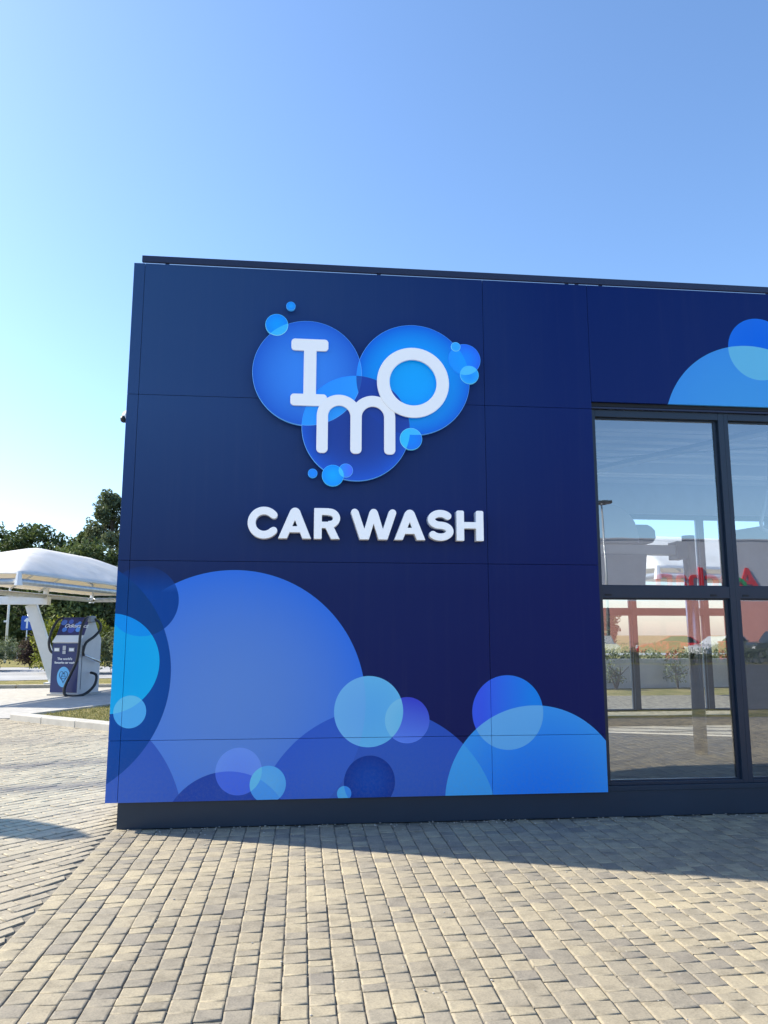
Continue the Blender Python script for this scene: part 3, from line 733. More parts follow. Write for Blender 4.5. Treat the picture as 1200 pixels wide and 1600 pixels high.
# S from a thick centre line
xl, xr = X_(1.128), X_(1.372); cx = (xl + xr) / 2; rx = (xr - xl) / 2 - sw / 2; rz = (h + .008) / 4 - sw / 4 + .0
zc1 = zt + .004 - sw / 2 - rz; zc2 = zb - .004 + sw / 2 + rz; pts = []
for a in range(35, 181, 8): pts.append((cx + rx * .96 * math.cos(R(a)), zc1 + rz * math.sin(R(a))))
for a in range(188, 262, 8): pts.append((cx + rx * .96 * math.cos(R(a)), zc1 + rz * math.sin(R(a))))
for a in range(82, -1, -8): pts.append((cx + rx * math.cos(R(a)), zc2 + rz * math.sin(R(a))))
for a in range(-8, -150, -8): pts.append((cx + rx * math.cos(R(a)), zc2 + rz * math.sin(R(a))))
def seg_dist(P):
    def f(X, Y):
        d = np.full(X.shape, 9.)
        for (ax, ay), (bx, by) in zip(P, P[1:]):
            t_ = np.clip(((X - ax) * (bx - ax) + (Y - ay) * (by - ay)) / ((bx - ax) ** 2 + (by - ay) ** 2 + 1e-12), 0, 1)
            d = np.minimum(d, np.hypot(X - ax - t_ * (bx - ax), Y - ay - t_ * (by - ay)))
        return d - sw * .48
    return f
letter(seg_dist(pts), xl, xr)
xl, xr = X_(1.398), X_(1.650)
fH = union(sd_box(xl + sw / 2, (zb + zt) / 2, sw, h, .016), sd_box(xr - sw / 2, (zb + zt) / 2, sw, h, .016), sd_box((xl + xr) / 2, (zb + zt) / 2 + .004, xr - xl - .06, .060),
           sd_box(xl + sw / 2, zb + .05, sw, .1, .005), sd_box(xr - sw / 2, zb + .05, sw, .1, .005))
letter(fH, xl, xr)

# ------------------------------------------------------------------ security camera on the side wall
sc = empty('security_camera', (-1.59, .50, 3.62)); tag(sc, 'small white dome security camera on the side wall edge', 'security camera')
mb = MB(); mb.tube([(0.012, 0, 0.05), (-.04, 0, .05)], .062, 20); mb.build('mount', M_white, sc, True)
mb = MB(); mb.ell((-.075, 0, .015), (.062, .062, .068), 3); mb.build('housing', M_white, sc, True)
mb = MB(); mb.ell((-.112, -.028, -.012), (.034, .036, .038), 2); mb.build('lens', M_black, sc, True)

# ------------------------------------------------------------------ vacuum bay canopies
def canopy(label, corner, wd, ld, width, length, hip, eave=2.98, ridge=4.02, inset_posts=True):
    corner = Vector(corner); wd = Vector(wd).normalized(); ld = Vector(ld).normalized()
    root = empty('vacuum_bay_canopy', corner); tag(root, label, 'canopy', 'white membrane canopies over the vacuum bays')
    nu, nv = 36, 72
    def hgt(u, v):
        e = min(v, length - v) / hip; a = 1 - abs(u / width - .5) * 2
        t_ = min(1, min(a, e) if True else 1); t_ = max(0, t_)
        d = abs(a - min(e, 1)); sm = .07 * math.exp(-(d / .12) ** 2)
        s_ = max(0, t_ - sm * t_)
        bulge = math.sin(math.pi * min(1, s_)) * .05
        return eave + (ridge - eave) * s_ + bulge
    V = []; Fc = []
    for j in range(nv + 1):
        for i in range(nu + 1):
            u = width * i / nu; v = length * j / nv; p = wd * u + ld * v
            z = hgt(u, v) - (.02 + .004 * math.sin(v * 9) + .003 * math.sin(u * 13) if (i in (0, nu) or j in (0, nv)) else 0); V.append((p.x, p.y, z))
    for j in range(nv):
        for i in range(nu): a = j * (nu + 1) + i; Fc.append((a, a + nu + 1, a + nu + 2, a + 1))
    m = mesh_obj('membrane', V, Fc, M_membrane, root, True); md = m.modifiers.new('s', 'SOLIDIFY'); md.thickness = .012
    def W(u, v, z): p = wd * u + ld * v; return (p.x, p.y, z)
    # edge beams below the membrane
    for a, b in (((0, 0), (0, length)), ((0, 0), (width, 0)), ((width, 0), (width, length)), ((0, length), (width, length))):
        i_ = .06
        A_ = W(a[0] + (i_ if a[0] == 0 else -i_), a[1] + (i_ if a[1] == 0 else -i_), eave - .20); B_ = W(b[0] + (i_ if b[0] == 0 else -i_), b[1] + (i_ if b[1] == 0 else -i_), eave - .20)
        MB().tube([A_, B_], .075, 12).build('edge_beam', M_galv, root, True)
    for u, v in ((0, 0), (width, 0), (0, length), (width, length)):
        su = -.02 if u == 0 else .02; sv = -.02 if v == 0 else .02
        MB().tube([W(u + su, v + sv, eave + .02), W(u + su * 1.5, v + sv * 1.5, eave - .30)], [.05, .095], 8).build('corner_bracket', M_white, root)
    for v in (hip, length / 2, length - hip):
        MB().tube([W(.08, v, eave - .08), W(width / 2, v, ridge - .12), W(width - .08, v, eave - .08)], .03, 8).build('rafter', M_galv, root)
    for (u, v), (u2, v2) in (((.08, .08), (width / 2, hip)), ((width - .08, .08), (width / 2, hip)), ((.08, length - .08), (width / 2, length - hip)), ((width - .08, length - .08), (width / 2, length - hip))):
        MB().tube([W(u, v, eave - .08), W(u2, v2, ridge - .12)], .03, 8).build('rafter', M_galv, root)
    MB().tube([W(width / 2, hip, ridge - .12), W(width / 2, length - hip, ridge - .12)], .035, 8).build('ridge_beam', M_galv, root)
    return root, W
cA, WA = canopy('white peaked membrane canopy over the blue vacuum kiosk', (-6.45, 11.6, 0), (-.97, .24), (.24, .97), 3.6, 10, 3.5)
# slanted steel frame carrying it: cross beam on a leaning column
def frame_bar(parent, name, a, b, wx, wy, mat):
    a, b = Vector(a), Vector(b); d = (b - a).normalized(); s_ = Vector((0, 0, 1)).cross(d) if abs(d.z) < .9 else d.cross(Vector((0, 1, 0))).normalized() * -1
    s_ = s_.normalized(); t_ = d.cross(s_); V = []
    for p in (a, b):
        for i, j in ((-1, -1), (1, -1), (1, 1), (-1, 1)): V.append(p + s_ * i * wx / 2 + t_ * j * wy / 2)
    bm = bmesh.new(); vs = [bm.verts.new(v) for v in V]
    for f in ((0, 1, 2, 3), (7, 6, 5, 4), (0, 4, 5, 1), (1, 5, 6, 2), (2, 6, 7, 3), (3, 7, 4, 0)): bm.faces.new([vs[i] for i in f])
    bmesh.ops.recalc_face_normals(bm, faces=bm.faces); bmesh.ops.bevel(bm, geom=list(bm.edges), offset=.008, segments=2, affect='EDGES')
    return MB().bm(bm).build(name, mat, parent)
def to_local(root, p): return Vector(p) - root.location
P0 = Vector((-7.75, 19.3, 0)); P1 = Vector((-8.75, 19.5, 2.52))
frame_bar(cA, 'leaning_post', to_local(cA, P0), to_local(cA, P1), .34, .24, M_white)
frame_bar(cA, 'cross_beam', to_local(cA, (-8.10, 19.2, 2.64)), to_local(cA, (-11.8, 19.75, 2.66)), .24, .26, M_white)
mb = MB()
for k in range(5):
    p = to_local(cA, (-8.40 - k * .24, 19.25, 2.80)); MB().box(p.x - .05, p.y - .16, p.z - .04, p.x + .05, p.y + .16, p.z + .03, .01).build('clamp', M_galv, cA)
p = to_local(cA, (-8.22, 19.2, 0)); MB().box(p.x - .07, p.y - .07, 2.70, p.x + .07, p.y + .07, 3.05, .01).build('strut', M_white, cA)
p = to_local(cA, P0); MB().box(p.x - .32, p.y - .25, .0, p.x + .32, p.y + .25, .05, .008).build('base_plate', M_white, cA)
for q in ((-9.2, 12.6), (-6.2, 20.6)):
    p = to_local(cA, (q[0], q[1], 0)); 
# far column at the left end of the frame
frame_bar(cA, 'leaning_post', to_local(cA, (-12.3, 19.9, 0)), to_local(cA, (-11.5, 19.75, 2.52)), .34, .24, M_white)

cB, WB = canopy('white membrane canopy behind the wash hall seen through its windows', (8.3, 10.4, 0), (-.2, .98), (.98, .2), 4.2, 12, .7, eave=3.15, ridge=4.25)
for x_ in (5.2, 10.5):
    w_ = Vector(WB(2.1, x_, 0)); frame_bar(cB, 'leaning_post', (w_.x + .4, w_.y, -.0), (w_.x - .4, w_.y, 3.0), .24, .3, M_white)

# ------------------------------------------------------------------ vacuum kiosk
ku = Vector((-.955, .297, 0)).normalized(); kv = Vector((.297, .955, 0)).normalized()
kio = empty('vacuum_kiosk', (-5.76, 14.35, .012)); kio.location = (-5.66, 14.10, .012); tag(kio, 'navy and light grey vacuum kiosk with black hoses under the canopy', 'vacuum kiosk')
KM = Matrix(((-ku.x, kv.x, 0, 0), (-ku.y, kv.y, 0, 0), (0, 0, 1, 0), (0, 0, 0, 1)))    # local x to the right (x=0 right edge, x=-w left), y depth
kio.matrix_world = Matrix.Translation(kio.location) @ KM @ Matrix.Scale(.945, 4, (0, 0, 1))
kw, kd_ = .80, .98
side = [(0, .03), (0, 1.42), (-.03, 1.44), (.13, 1.60), (.36, 2.10), (.58, 2.10), (.80, 1.75), (kd_, 1.52), (kd_, .03)]
MB().prism(side, 'x', -kw + .012, -.012, b=.006).build('cabinet', M_lightgrey, kio)
MB().box(-kw - .05, -.06, -.01, .05, kd_ + .05, .045, .01).build('base_slab', M_concrete, kio)
MB().box(-kw + .004, -.012, .085, -.030, -.002, 1.405, .003).build('front_plate', M_navy, kio)
def slant(name, z0, z1, y0, y1, mat, th=.01, x0=-kw + .004, x1=-.004):
    d = Vector((0, y1 - y0, z1 - z0)).normalized(); n_ = Vector((0, -d.z, d.y)) * th
    V = [(x0, y0, z0), (x1, y0, z0), (x1, y1, z1), (x0, y1, z1)]; V += [(a, b + n_.y, c + n_.z) for a, b, c in V]
    return mesh_obj(name, V, [(0, 3, 2, 1), (4, 5, 6, 7), (0, 1, 5, 4), (1, 2, 6, 5), (2, 3, 7, 6), (3, 0, 4, 7)], mat, kio)
slant('visor', 1.43, 1.615, -.045, .125, M_whiteprint, .012)
slant('header_panel', 1.63, 2.115, .137, .365, M_navy, .012)
hd = Vector((0, .228, .485)).normalized(); hn = Vector((0, -hd.z, hd.y))
def HM(x, s_, o_=.0135):      # matrix on the header panel: text x right, y up the slope
    p = Vector((x, .137, 1.63)) + hd * s_ + hn * o_
    return Matrix(((1, hd.x, hn.x, p.x), (0, hd.y, hn.y, p.y), (0, hd.z, hn.z, p.z), (0, 0, 0, 1)))
def FM(x, z, y=-.0135): return Matrix.Translation((x, y, z)) @ Matrix.Rotation(R(90), 4, 'X')
text_mesh('header_lettering', 'Odkurzacz', .155, M_whiteprint, kio, HM(-.31, .27, .016), shear=.25, offset=.0015)
for (bx, bs, br, cc) in ((-.70, .38, .085, (80, 120, 200)), (-.62, .16, .07, (70, 130, 220)), (-.50, .40, .07, (70, 100, 190)), (-.42, .16, .10, (70, 90, 180)), (-.22, .17, .08, (100, 160, 235)), (-.24, .36, .05, (90, 140, 225)), (-.30, .30, .06, (80, 130, 220))):
    mt = plain('bubble_print', lin(cc), .4, var=.02); M_ = HM(bx, bs, .0138 + random.random() * .0012)
    V = [M_ @ Vector((br * math.cos(R(a)), br * math.sin(R(a)), 0)) for a in range(0, 360, 15)]
    mesh_obj('bubble_print', V, [tuple(range(24))], mt, kio)
text_mesh('slogan_lettering', "The world's", .088, M_whiteprint, kio, FM(-.42, .985), offset=.002)
text_mesh('slogan_lettering', "favourite car wash", .082, M_whiteprint, kio, FM(-.42, .885), offset=.002, spacing=.95)
for bx, bw, bz, bh in ((-.66, .13, 1.235, .075), (-.235, .13, 1.235, .075)):
    b_ = MB().box(bx - bw / 2 - .02, -.024, bz - bh / 2 - .02, bx + bw / 2 + .02, -.0125, bz + bh / 2 + .02, .003).build('display_bezel', M_grey, kio)
    MB().box(bx - bw / 2, -.028, bz - bh / 2, bx + bw / 2, -.0245, bz + bh / 2).build('display', M_whiteprint, b_)
MB().box(-.49, -.03, 1.22, -.40, -.0125, 1.34, .003).build('coin_slot', M_lightgrey, kio)
MB().box(-.49, -.032, 1.12, -.40, -.0125, 1.205, .003).build('card_reader', M_lightgrey, kio)
M_badge = plain('badge_print', lin((104, 184, 236)), .4, var=.03)
V = [(-.43 + .185 * math.cos(R(a)), -.0135, .50 + .275 * math.sin(R(a))) for a in range(0, 360, 10)]
bd = mesh_obj('oval_badge', V, [tuple(range(36))], M_badge, kio)
hp = []
for a in range(-180, 1, 12): pass
def heart(t_): return (.016 * 7.2 * math.sin(t_) ** 3 * 1.0, .0105 * (13 * math.cos(t_) - 5 * math.cos(2 * t_) - 2 * math.cos(3 * t_) - math.cos(4 * t_)))
mb = MB(); mb.tube([(-.43 + heart(a / 40 * 2 * math.pi)[0], -.016, .52 + heart(a / 40 * 2 * math.pi)[1]) for a in range(41)], .007, 6, cap=False)
mb.tube([(-.475, -.016, .52), (-.465, -.016, .59), (-.395, -.016, .59), (-.385, -.016, .52), (-.475, -.016, .52)], .006, 6)
mb.tube([(-.49, -.016, .52), (-.49, -.016, .455), (-.37, -.016, .455), (-.37, -.016, .52), (-.49, -.016, .52)], .006, 6)
mb.build('pin_and_car_icon', M_navy, bd)
def spline(P, n=10):
    P = [Vector(p) for p in P]; out = []
    for i in range(len(P) - 1):
        p0, p1, p2, p3 = P[max(i - 1, 0)], P[i], P[i + 1], P[min(i + 2, len(P) - 1)]
        for k in range(n):
            t_ = k / n; out.append(.5 * ((2 * p1) + (-p0 + p2) * t_ + (2 * p0 - 5 * p1 + 4 * p2 - p3) * t_ ** 2 + (-p0 + 3 * p1 - 3 * p2 + p3) * t_ ** 3))
    out.append(P[-1]); return out
hs = .036
h1 = spline([(.02, .20, 2.12), (.07, .0, 2.02), (.05, -.10, 1.75), (.05, -.14, 1.35), (.02, -.16, .95), (-.12, -.20, .55), (-.24, -.22, .22), (-.19, -.22, .03), (.06, -.16, .005), (.18, .10, .07), (.28, .30, .28), (.24, .42, .53), (.05, .46, .60)])
MB().tube(h1, hs, 10).build('hose', M_black, kio, True)
h2 = spline([(.05, .40, 2.10), (.16, .55, 1.98), (.19, .58, 1.80), (.14, .40, 1.60), (.08, .12, 1.42), (.07, .02, 1.18), (.07, .06, 1.08)])
MB().tube(h2, hs, 10).build('hose', M_black, kio, True)
h3 = spline([(-kw + .10, .25, 2.12), (-kw - .02, .16, 2.02), (-kw - .09, .05, 1.75), (-kw - .12, .0, 1.45), (-kw - .08, .02, 1.22), (-kw + .01, .05, 1.12)])
MB().tube(h3, hs * .9, 10).build('hose', M_black, kio, True)
MB().box(.0, .25, 1.98, .10, .50, 2.16, .02).build('hose_holder', M_grey, kio)
MB().tube([(.06, .06, 1.09), (.09, .30, 1.02), (.12, .75, .88)], [.03, .026, .032], 10).build('suction_nozzle', M_steel, kio, True)
MB().box(-.011, .10, .16, .0, .12, 1.35).build('door_seam', M_grey, kio)

# ------------------------------------------------------------------ vegetation
def foliage(name, blobs, n, size, mat, parent=None, flat=1.0):
    """leaf quads scattered through the volume of several lobes, denser outside, with gaps"""
    V = []; tone = []
    tot = sum(b[3] ** 2 for b in blobs)
    for (bx, by, bz, br, bt) in blobs:
        m = int(n * br ** 2 / tot); 
        d = rng.normal(size=(m, 3)); d /= np.linalg.norm(d, axis=1)[:, None]
        r = br * (rng.random(m) ** .45) * (1 + .18 * np.sin(d[:, 0] * 7 + bx) + .14 * np.sin(d[:, 2] * 9 + by * 3)) 
        c = np.array([bx, by, bz]) + d * r[:, None] * np.array([1, 1, flat])
        a = rng.normal(size=(m, 3)); a /= np.linalg.norm(a, axis=1)[:, None]
        b_ = np.cross(a, rng.normal(size=(m, 3))); b_ /= np.linalg.norm(b_, axis=1)[:, None]
        s_ = size * rng.uniform(.5, 1.3, m)[:, None]
        q = np.stack([c - a * s_, c - b_ * s_ * .5, c + a * s_, c + b_ * s_ * .5], 1); V.append(q.reshape(-1, 3))
        tone.append(np.clip(bt + rng.normal(0, .22, m), 0, 1))
    V = np.concatenate(V); tone = np.concatenate(tone); nf = len(tone)
    me = bpy.data.meshes.new(name); me.vertices.add(len(V)); me.vertices.foreach_set('co', V.astype(np.float32).ravel())
    me.loops.add(nf * 4); me.loops.foreach_set('vertex_index', np.arange(nf * 4, dtype=np.int32)); me.polygons.add(nf)
    me.polygons.foreach_set('loop_start', (np.arange(nf) * 4).astype(np.int32)); me.update(); me.validate()
    at = me.attributes.new('tone', 'FLOAT', 'FACE'); at.data.foreach_set('value', tone.astype(np.float32)); me.materials.append(mat)
    o = bpy.data.objects.new(name, me); col.objects.link(o)
    if parent: o.parent = parent
    return o
def tree(name, label, x, y, H_, cr, mat, seed, leaf=.16, n=16000, group='trees in the belt behind the car park', low=.22, thin=1.0, cat='tree'):
    random.seed(seed); root = empty(name, (x, y, 0)); tag(root, label, cat, group)
    mb = MB(); top = H_ * .82; tr = [(0, 0, -.05)]
    for k in range(1, 7): tr.append((random.gauss(0, .05) * k * .6, random.gauss(0, .05) * k * .6, top * k / 6))
    mb.tube(tr, [H_ * .022 * (1 - k / 7) + .03 for k in range(7)], 8); blobs = []
    nb = 26
    for k in range(nb):
        f = low + (1 - low) * (k + .5) / nb; z = H_ * f; rr = cr * thin * (math.sin(math.pi * min(.97, (f - low) / (1 - low) * .82 + .16)) ** .7)
        a = k * 2.4 + random.random(); d = rr * random.uniform(.45, .85)
        bx, by = d * math.cos(a), d * math.sin(a); br = cr * random.uniform(.26, .44) * (1.05 - .35 * f)
        blobs.append((bx, by, min(z, H_ - br * .8), br, random.uniform(.1, .85)))
        if k % 2 == 0: mb.tube([(0, 0, z * .72), (bx * .5, by * .5, z * .86), (bx, by, z)], [H_ * .008 + .02, .04, .015], 5)
    mb.build('trunk', M_bark, root)
    foliage('crown', blobs, n, leaf, mat, root); return root
tree('leafy_tree', 'broad dark green tree at the far left above the canopy', -26.3, 60, 10.9, 4.2, M_leaf, 1)
tree('leafy_tree', 'rounded olive green tree rising behind the canopy peak', -21.6, 58, 10.3, 3.9, M_leaf, 2)
tree('leafy_tree', 'smaller dark green tree between the olive tree and the tall poplar', -18.1, 60, 10.0, 2.4, M_leaf, 3)
tree('poplar_tree', 'tall grey green poplar beside the left edge of the wash building', -15.3, 57, 13.0, 3.0, M_leafgrey, 4, thin=.95, n=20000)
tree('leafy_tree', 'low bushy tree in shade filling the gap under the canopy', -19.0, 48, 6.5, 4.4, M_leaf, 5, low=.05)
tree('leafy_tree', 'dense dark tree standing behind the vacuum kiosk', -14.6, 46, 7.6, 4.0, M_leaf, 6, low=.03)
tree('leafy_tree', 'grey green tree right of the kiosk at the building edge', -11.4, 47, 7.4, 3.6, M_leafgrey, 7, low=.05)
tree('leafy_tree', 'dark tree behind the light pole at the frame edge', -26.0, 50, 7.0, 4.5, M_leaf, 8, low=.12)
tree('leafy_tree', 'sparse green tree behind the road at the far left', -31.0, 56, 9.5, 4.2, M_leaf, 9)
def shrub(label, x, y, h_, r_, mat, seed, n=5000, leaf=.06, name='shrub'):
    random.seed(seed); root = empty(name, (x, y, 0)); tag(root, label, 'shrub', 'shrubs on the grass verge')
    bl = []
    for k in range(14):
        a = random.random() * 6.28; d = r_ * random.uniform(.1, .75); z = h_ * random.uniform(.25, .82)
        bl.append((d * math.cos(a), d * math.sin(a), z, r_ * random.uniform(.28, .45), random.uniform(.15, .9)))
    mb = MB()
    for k in range(6): mb.tube([(0, 0, -.03), (random.gauss(0, r_ * .2), random.gauss(0, r_ * .2), h_ * .4), (random.gauss(0, r_ * .4), random.gauss(0, r_ * .4), h_ * .75)], [.03, .02, .01], 5)
    mb.build('stem', M_bark, root); foliage('leaves', bl, n, leaf, mat, root)
shrub('yellow green shrub between the leaning post and the kiosk', -10.2, 26.5, 2.15, 1.15, M_leafyel, 21)
shrub('bright green shrub just behind the top of the kiosk', -8.9, 26.8, 2.35, 1.2, M_leafyel, 26)
shrub('green shrub right of the kiosk near the building edge', -7.3, 26.0, 1.9, 1.15, M_hedge, 22)
shrub('dull green shrub on the verge at the left frame edge', -13.6, 29.0, 1.35, 1.35, M_hedge, 23)
shrub('purple brown shrub left of the leaning canopy post', -13.1, 33.0, 1.5, .95, M_leafpurp, 24)
# clipped hedges, one behind the hall and one by the car park
def hedge(label, p, q, h_, w_, n):
    p, q = Vector(p), Vector(q); L_ = (q - p).length; d = (q - p) / L_; root = empty('hedge', (p.x, p.y, 0)); tag(root, label, 'hedge')
    bl = []; k = 0
    while k * .45 < L_:
        for zz in (.32, .72): 
            c = d * (k * .45); bl.append((c.x + random.gauss(0, .07), c.y + random.gauss(0, .07), h_ * zz + random.gauss(0, .04), w_ * .55, random.uniform(.2, .8)))
        k += 1
    foliage('leaves', bl, n, .05, M_hedge, root)
hedge('rough green hedge showing above the low pale wall behind the hall', (6.5, 16.6), (22, 17.9), 1.0, .7, 34000)
lw = MB().prism([(6.2, 15.6), (22, 16.9), (22, 17.0), (6.2, 15.7)], 'z', -.03, .84, b=.01).build('low_wall', M_lightgrey); tag(lw, 'low pale grey wall on the grass behind the wash hall', 'wall')
for i, (x, y, l) in enumerate(((9.2, 15.3, 'left'), (11.2, 15.5, 'middle'), (13.4, 15.7, 'right'))): shrub('thin %s shrub standing before the low pale wall' % l, x, y, .85, .45, M_hedge, 60 + i, n=450, leaf=.04)
hedge('low hedge between the street and the supermarket car park', (8, -33.2), (44, -33.2), .95, .9, 26000)

# ------------------------------------------------------------------ roadside things on the left
def guard_rail(label, p, q):
    p, q = Vector(p), Vector(q); root = empty('guard_rail', (p.x, p.y, 0)); tag(root, label, 'guard rail', 'guard rails along the far road')
    L_ = (q - p).length; d = (q - p) / L_; n_ = int(L_ / 2)
    nrm = Vector((d.y, -d.x))
    prof = [(0, .45), (.05, .50), (0, .55), (0, .63), (.05, .68), (0, .74), (-.012, .74), (-.012, .45)]
    V = []; 
    for e in (Vector((0, 0)), d * L_): V += [(e.x + nrm.x * a, e.y + nrm.y * a, z) for a, z in prof]
    m = len(prof); MB().add(V, [(i, (i + 1) % m, m + (i + 1) % m, m + i) for i in range(m)]).build('rail', M_galv, root)
    for k in range(n_ + 1): c = d * (L_ * k / n_); MB().box(c.x - .04, c.y + .03, -.03, c.x + .04, c.y + .12, .72).build('post', M_galv, root)
guard_rail('nearer galvanised guard rail beyond the grass at left', (-32, 44.5), (-14, 45.5))
guard_rail('farther galvanised guard rail across the road at left', (-38, 52.6), (-16, 53.6))
sg = empty('road_sign', (-14.0, 34.9, 0)); tag(sg, 'blue one way road sign with a white arrow on a thin pole', 'road sign')
MB().tube([(0, 0, -.03), (0, 0, 2.65)], .03, 10).build('pole', M_galv, sg, True)
M_blue = plain('blue_sign', lin((10, 80, 175)), .35, var=.03)
fb = shape_mesh('sign_plate', contour(sd_box(0, 2.12, .60, .72, .08), -.4, 1.7, .4, 2.6, .01), .02, .003, M_blue, sg, TM(-.035))
fa = union(sd_box(0, 2.06, .09, .42), sd_seg(-.13, 2.20, .005, 2.36, .085), sd_seg(.13, 2.20, -.005, 2.36, .085))
shape_mesh('arrow', contour(fa, -.3, 1.8, .3, 2.5, .008), .004, .0005, M_whiteprint, sg, TM(-.056))
pl = empty('light_pole', (-16.2, 38.3, 0)); tag(pl, 'thin pale light pole at the left edge behind the cross beam', 'light pole')
MB().tube([(0, 0, -.03), (0, 0, 6.0)], [.075, .05], 12).build('pole', M_white, pl, True)
MB().tube([(0, 0, 6.0), (.5, 0, 6.15), (1.0, 0, 6.15)], .035, 8).build('arm', M_white, pl, True)
MB().box(.9, -.12, 6.10, 1.5, .12, 6.2, .03).build('lamp_head', M_grey, pl)
MB().box(-.2, -.05, 2.2, .0, .05, 2.3, .01).build('bracket', M_white, pl)
# unseen lamp added off frame, head shaped to throw the shadow at the left
sl = empty('unseen_shadow_lamp', (-9.6, 3.3, 0)); tag(sl, 'unseen street lamp added left of the frame, its head shaped to shadow the paving', 'street lamp')
MB().tube([(0, 0, -.03), (0, 0, 4.0)], [.08, .055], 12).build('pole', M_galv, sl, True)
MB().tube([(0, 0, 4.0), (.35, -.18, 4.18), (1.8, -.95, 4.2)], .045, 8).build('arm', M_galv, sl, True)
lh = MB().prism([(-.75, .06), (-.55, .22), (-.1, .27), (.5, .16), (.78, .02), (.55, -.20), (.0, -.24), (-.5, -.16)], 'z', -.05, .05, b=.02).build('lamp_head', M_grey, sl)
lh.location = (2.22, -1.18, 4.2); lh.rotation_euler = (0, 0, R(-27))

# ------------------------------------------------------------------ what the glass reflects: street side opposite
M_superwall = plain('grey_cladding', (.50, .51, .58), .6, var=.06, scale=.3)
M_pink = plain('pink_render', (.80, .36, .29), .8, var=.08, scale=.4)
M_red = plain('red_sign', (.62, .02, .03), .4, var=.03); M_green = plain('green_sign', (.01, .30, .08), .4, var=.03)
sup = empty('supermarket', (30, -61.2, 0)); tag(sup, 'large grey and pink supermarket hall reflected in the windows', 'supermarket')
MB().box(-34, -25, 4.6, 45, 0, 10.3).build('upper_wall', M_superwall, sup)
MB().box(-34, -24.9, -.03, 45, .10, 4.6).build('lower_wall', M_pink, sup)
MB().box(-34.05, -25.05, 10.3, 45.05, .05, 10.45, .02).build('roof_edge', M_superwall, sup)
for wx in (-20, -12, 16, 24, 32):
    f = MB().box(wx - 2, .10, .6, wx + 2, .18, 2.6).build('window', M_white, sup); MB().box(wx - 1.9, .181, .7, wx + 1.9, .20, 2.5).build('pane', M_carglass, f)
sn = empty('shop_sign', (37.6, -61.2, 5.3)); tag(sn, 'big red shop name on the supermarket wall, mirrored in the glass', 'shop sign')
for ch, xx, sz in (('A', 4.1, 0), ('u', 2.15, 0), ('c', .45, 0), ('h', -1.05, 0), ('a', -2.65, 0), ('n', -4.25, 0)):
    Mx = Matrix.Translation((xx, .13, 1.15)) @ Matrix.Rotation(R(180), 4, 'Z') @ Matrix.Rotation(R(90), 4, 'X')
    text_mesh('letter', ch, 3.2, M_red, sn, Mx, extrude=.1, offset=.05)
lf = [(0, 0), (.5, .35), (1.0, .5), (1.6, .45), (1.1, .15), (.6, .0), (.2, -.5)]
MB().prism([(3.9 - a * .9, .9 + b * 1.1) for a, b in lf], 'y', .30, .40).build('leaf_emblem', M_green, sn)

def car(label, x, y, rz, paint, kind='hatch', name='parked_car'):
    root = empty(name, (x, y, 0), rz); tag(root, label, 'pickup' if kind == 'pickup' else 'car', 'vehicles parked in front of the supermarket')
    L_, Wd = (5.2, 1.86) if kind == 'pickup' else (4.3, 1.76)
    if kind == 'pickup':
        body = [(-2.6, .45), (-2.6, 1.05), (-.55, 1.10), (-.45, 1.12), (1.15, 1.12), (2.35, 1.02), (2.58, .85), (2.6, .42)]; cab = [(-.55, 1.09), (-.42, 1.72), (-.1, 1.80), (.75, 1.78), (1.35, 1.10)]; wh = (-1.65, 1.70); wr = .38
    else:
        body = [(-2.12, .35), (-2.15, .75), (-2.0, .98), (-.9, 1.0), (.9, .98), (1.7, .86), (2.1, .68), (2.15, .34)]; cab = [(-1.95, .96), (-1.45, 1.40), (-.9, 1.48), (.1, 1.46), (.95, .96)]; wh = (-1.3, 1.32); wr = .32
    MB().prism(body, 'y', -Wd / 2, Wd / 2, b=.07).build('body', paint, root, False)
    cb = MB(); cb.prism(cab, 'y', -Wd / 2 + .12, Wd / 2 - .12, b=.05); c_ = cb.build('cabin', paint, root)
    cxm = sum(a for a, _ in cab) / len(cab); czm = sum(b for _, b in cab) / len(cab)
    win = [(cxm + (a - cxm) * .86, czm + .02 + (b - czm) * .76) for a, b in cab]
    MB().prism(win, 'y', -Wd / 2 + .105, Wd / 2 - .105).build('side_window', M_carglass, root)
    for sy in (-1, 1):
        for wx in wh:
            w_ = MB().tube([(wx, sy * (Wd / 2 - .20), wr), (wx, sy * (Wd / 2 + .01), wr)], wr, 24).build('wheel', M_black, root)
            MB().tube([(wx, sy * (Wd / 2 - .02), wr), (wx, sy * (Wd / 2 + .02), wr)], wr * .62, 20).build('rim', M_rim, w_)
        MB().box(body[-1][0] - .12, sy * .70 - .17, .62, body[-1][0] + .012, sy * .70 + .17, .78, .02).build('headlight', M_lamp, root)
        MB().box(body[0][0] - .012, sy * .72 - .12, .72, body[0][0] + .1, sy * .72 + .12, .92, .02).build('tail_light', M_redlamp, root)
    if kind == 'pickup': MB().box(-2.5, -.8, 1.04, -.62, .8, 1.062).build('load_bed', M_black, root)
    return root
M_carw = plain('white_car_paint', (.78, .79, .80), .25, coat=.8, var=.02); M_carg = plain('grey_car_paint', (.05, .06, .065), .25, coat=.8, var=.02); M_carwg = plain('silver_car_paint', (.45, .46, .47), .25, coat=.8, var=.02)
car('dark grey pickup truck parked behind the low hedge', 30.9, -40, R(180), M_carg, 'pickup', 'pickup_truck')
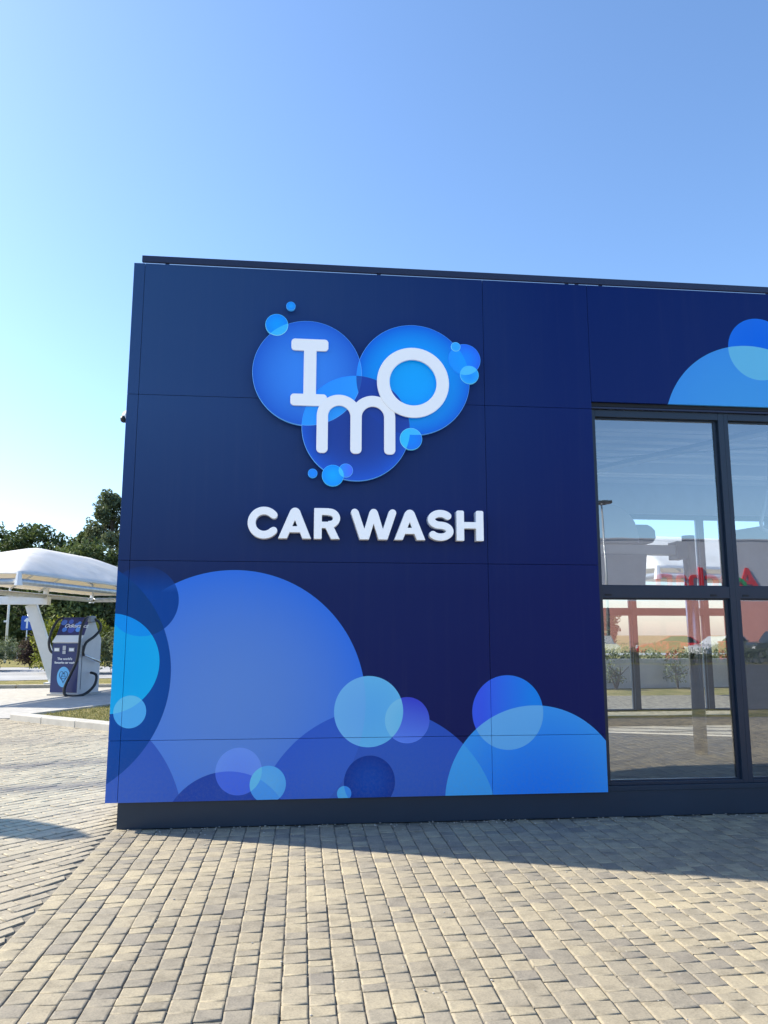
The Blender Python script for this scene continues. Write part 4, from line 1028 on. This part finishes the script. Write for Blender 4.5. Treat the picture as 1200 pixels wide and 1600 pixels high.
car('red hatchback parked beside the white car', 25.0, -43.5, R(205), M_redpaint)
car('white hatchback parked between the red car and the pickup', 27.3, -41.5, R(160), M_carw)
car('silver car parked left of the lone red refuse bin', 20.2, -44, R(100), M_carwg)
def bin_(label, x, y):
    root = empty('refuse_bin', (x, y, 0)); tag(root, label, 'bin', 'red bins at the car park edge')
    MB().prism([(-.33, .08), (.33, .08), (.38, 1.05), (-.38, 1.05)], 'y', -.3, .3, b=.03).build('body', M_redpaint, root)
    MB().box(-.42, -.36, 1.055, .42, .36, 1.16, .04).build('lid', M_redpaint, root)
    for sx_ in (-1, 1): MB().tube([(sx_ * .3 - .03, .28, .08), (sx_ * .3 + .03, .28, .08)], .08, 12).build('wheel', M_black, root)
bin_('red refuse bin standing alone left of the cars', 22.1, -37.5); bin_('red refuse bin in front of the white car', 25.0, -36.5)
mast = empty('floodlight_mast', (23.0, -49.3, 0)); tag(mast, 'tall floodlight mast with a ring of lamps reflected in the first window', 'floodlight mast')
MB().tube([(0, 0, -.03), (0, 0, 11.6)], [.14, .06], 12).build('pole', M_galv, mast, True)
for a in range(0, 360, 45):
    ca, sa = math.cos(R(a)), math.sin(R(a)); MB().box(ca * .5 - .2, sa * .5 - .2, 11.5, ca * .5 + .2, sa * .5 + .2, 11.66, .03).build('floodlight', M_black, mast)
to = empty('number_totem', (15.6, 33.0, 0)); tag(to, 'white board with the number 14 behind the rough hedge', 'number board')
MB().box(-.30, -.05, 0, .30, .05, 2.75, .02).build('board', M_whiteprint, to)
text_mesh('number', '14', .42, M_grey, to, Matrix.Translation((0, -.055, 2.45)) @ Matrix.Rotation(R(90), 4, 'X'))
for i, (x, y, H_) in enumerate(((22, 62, 8), (29, 66, 9), (38, 70, 8.5), (48, 74, 9))):
    tree('leafy_tree', ['green tree farthest left of the row behind the wash hall', 'second green tree of the row behind the wash hall', 'third green tree of the row behind the wash hall', 'last green tree of the row behind the wash hall'][i], x, y + 40, H_ * .6, 3.2, M_leaf, 40 + i, n=3000, leaf=.4, low=.05)
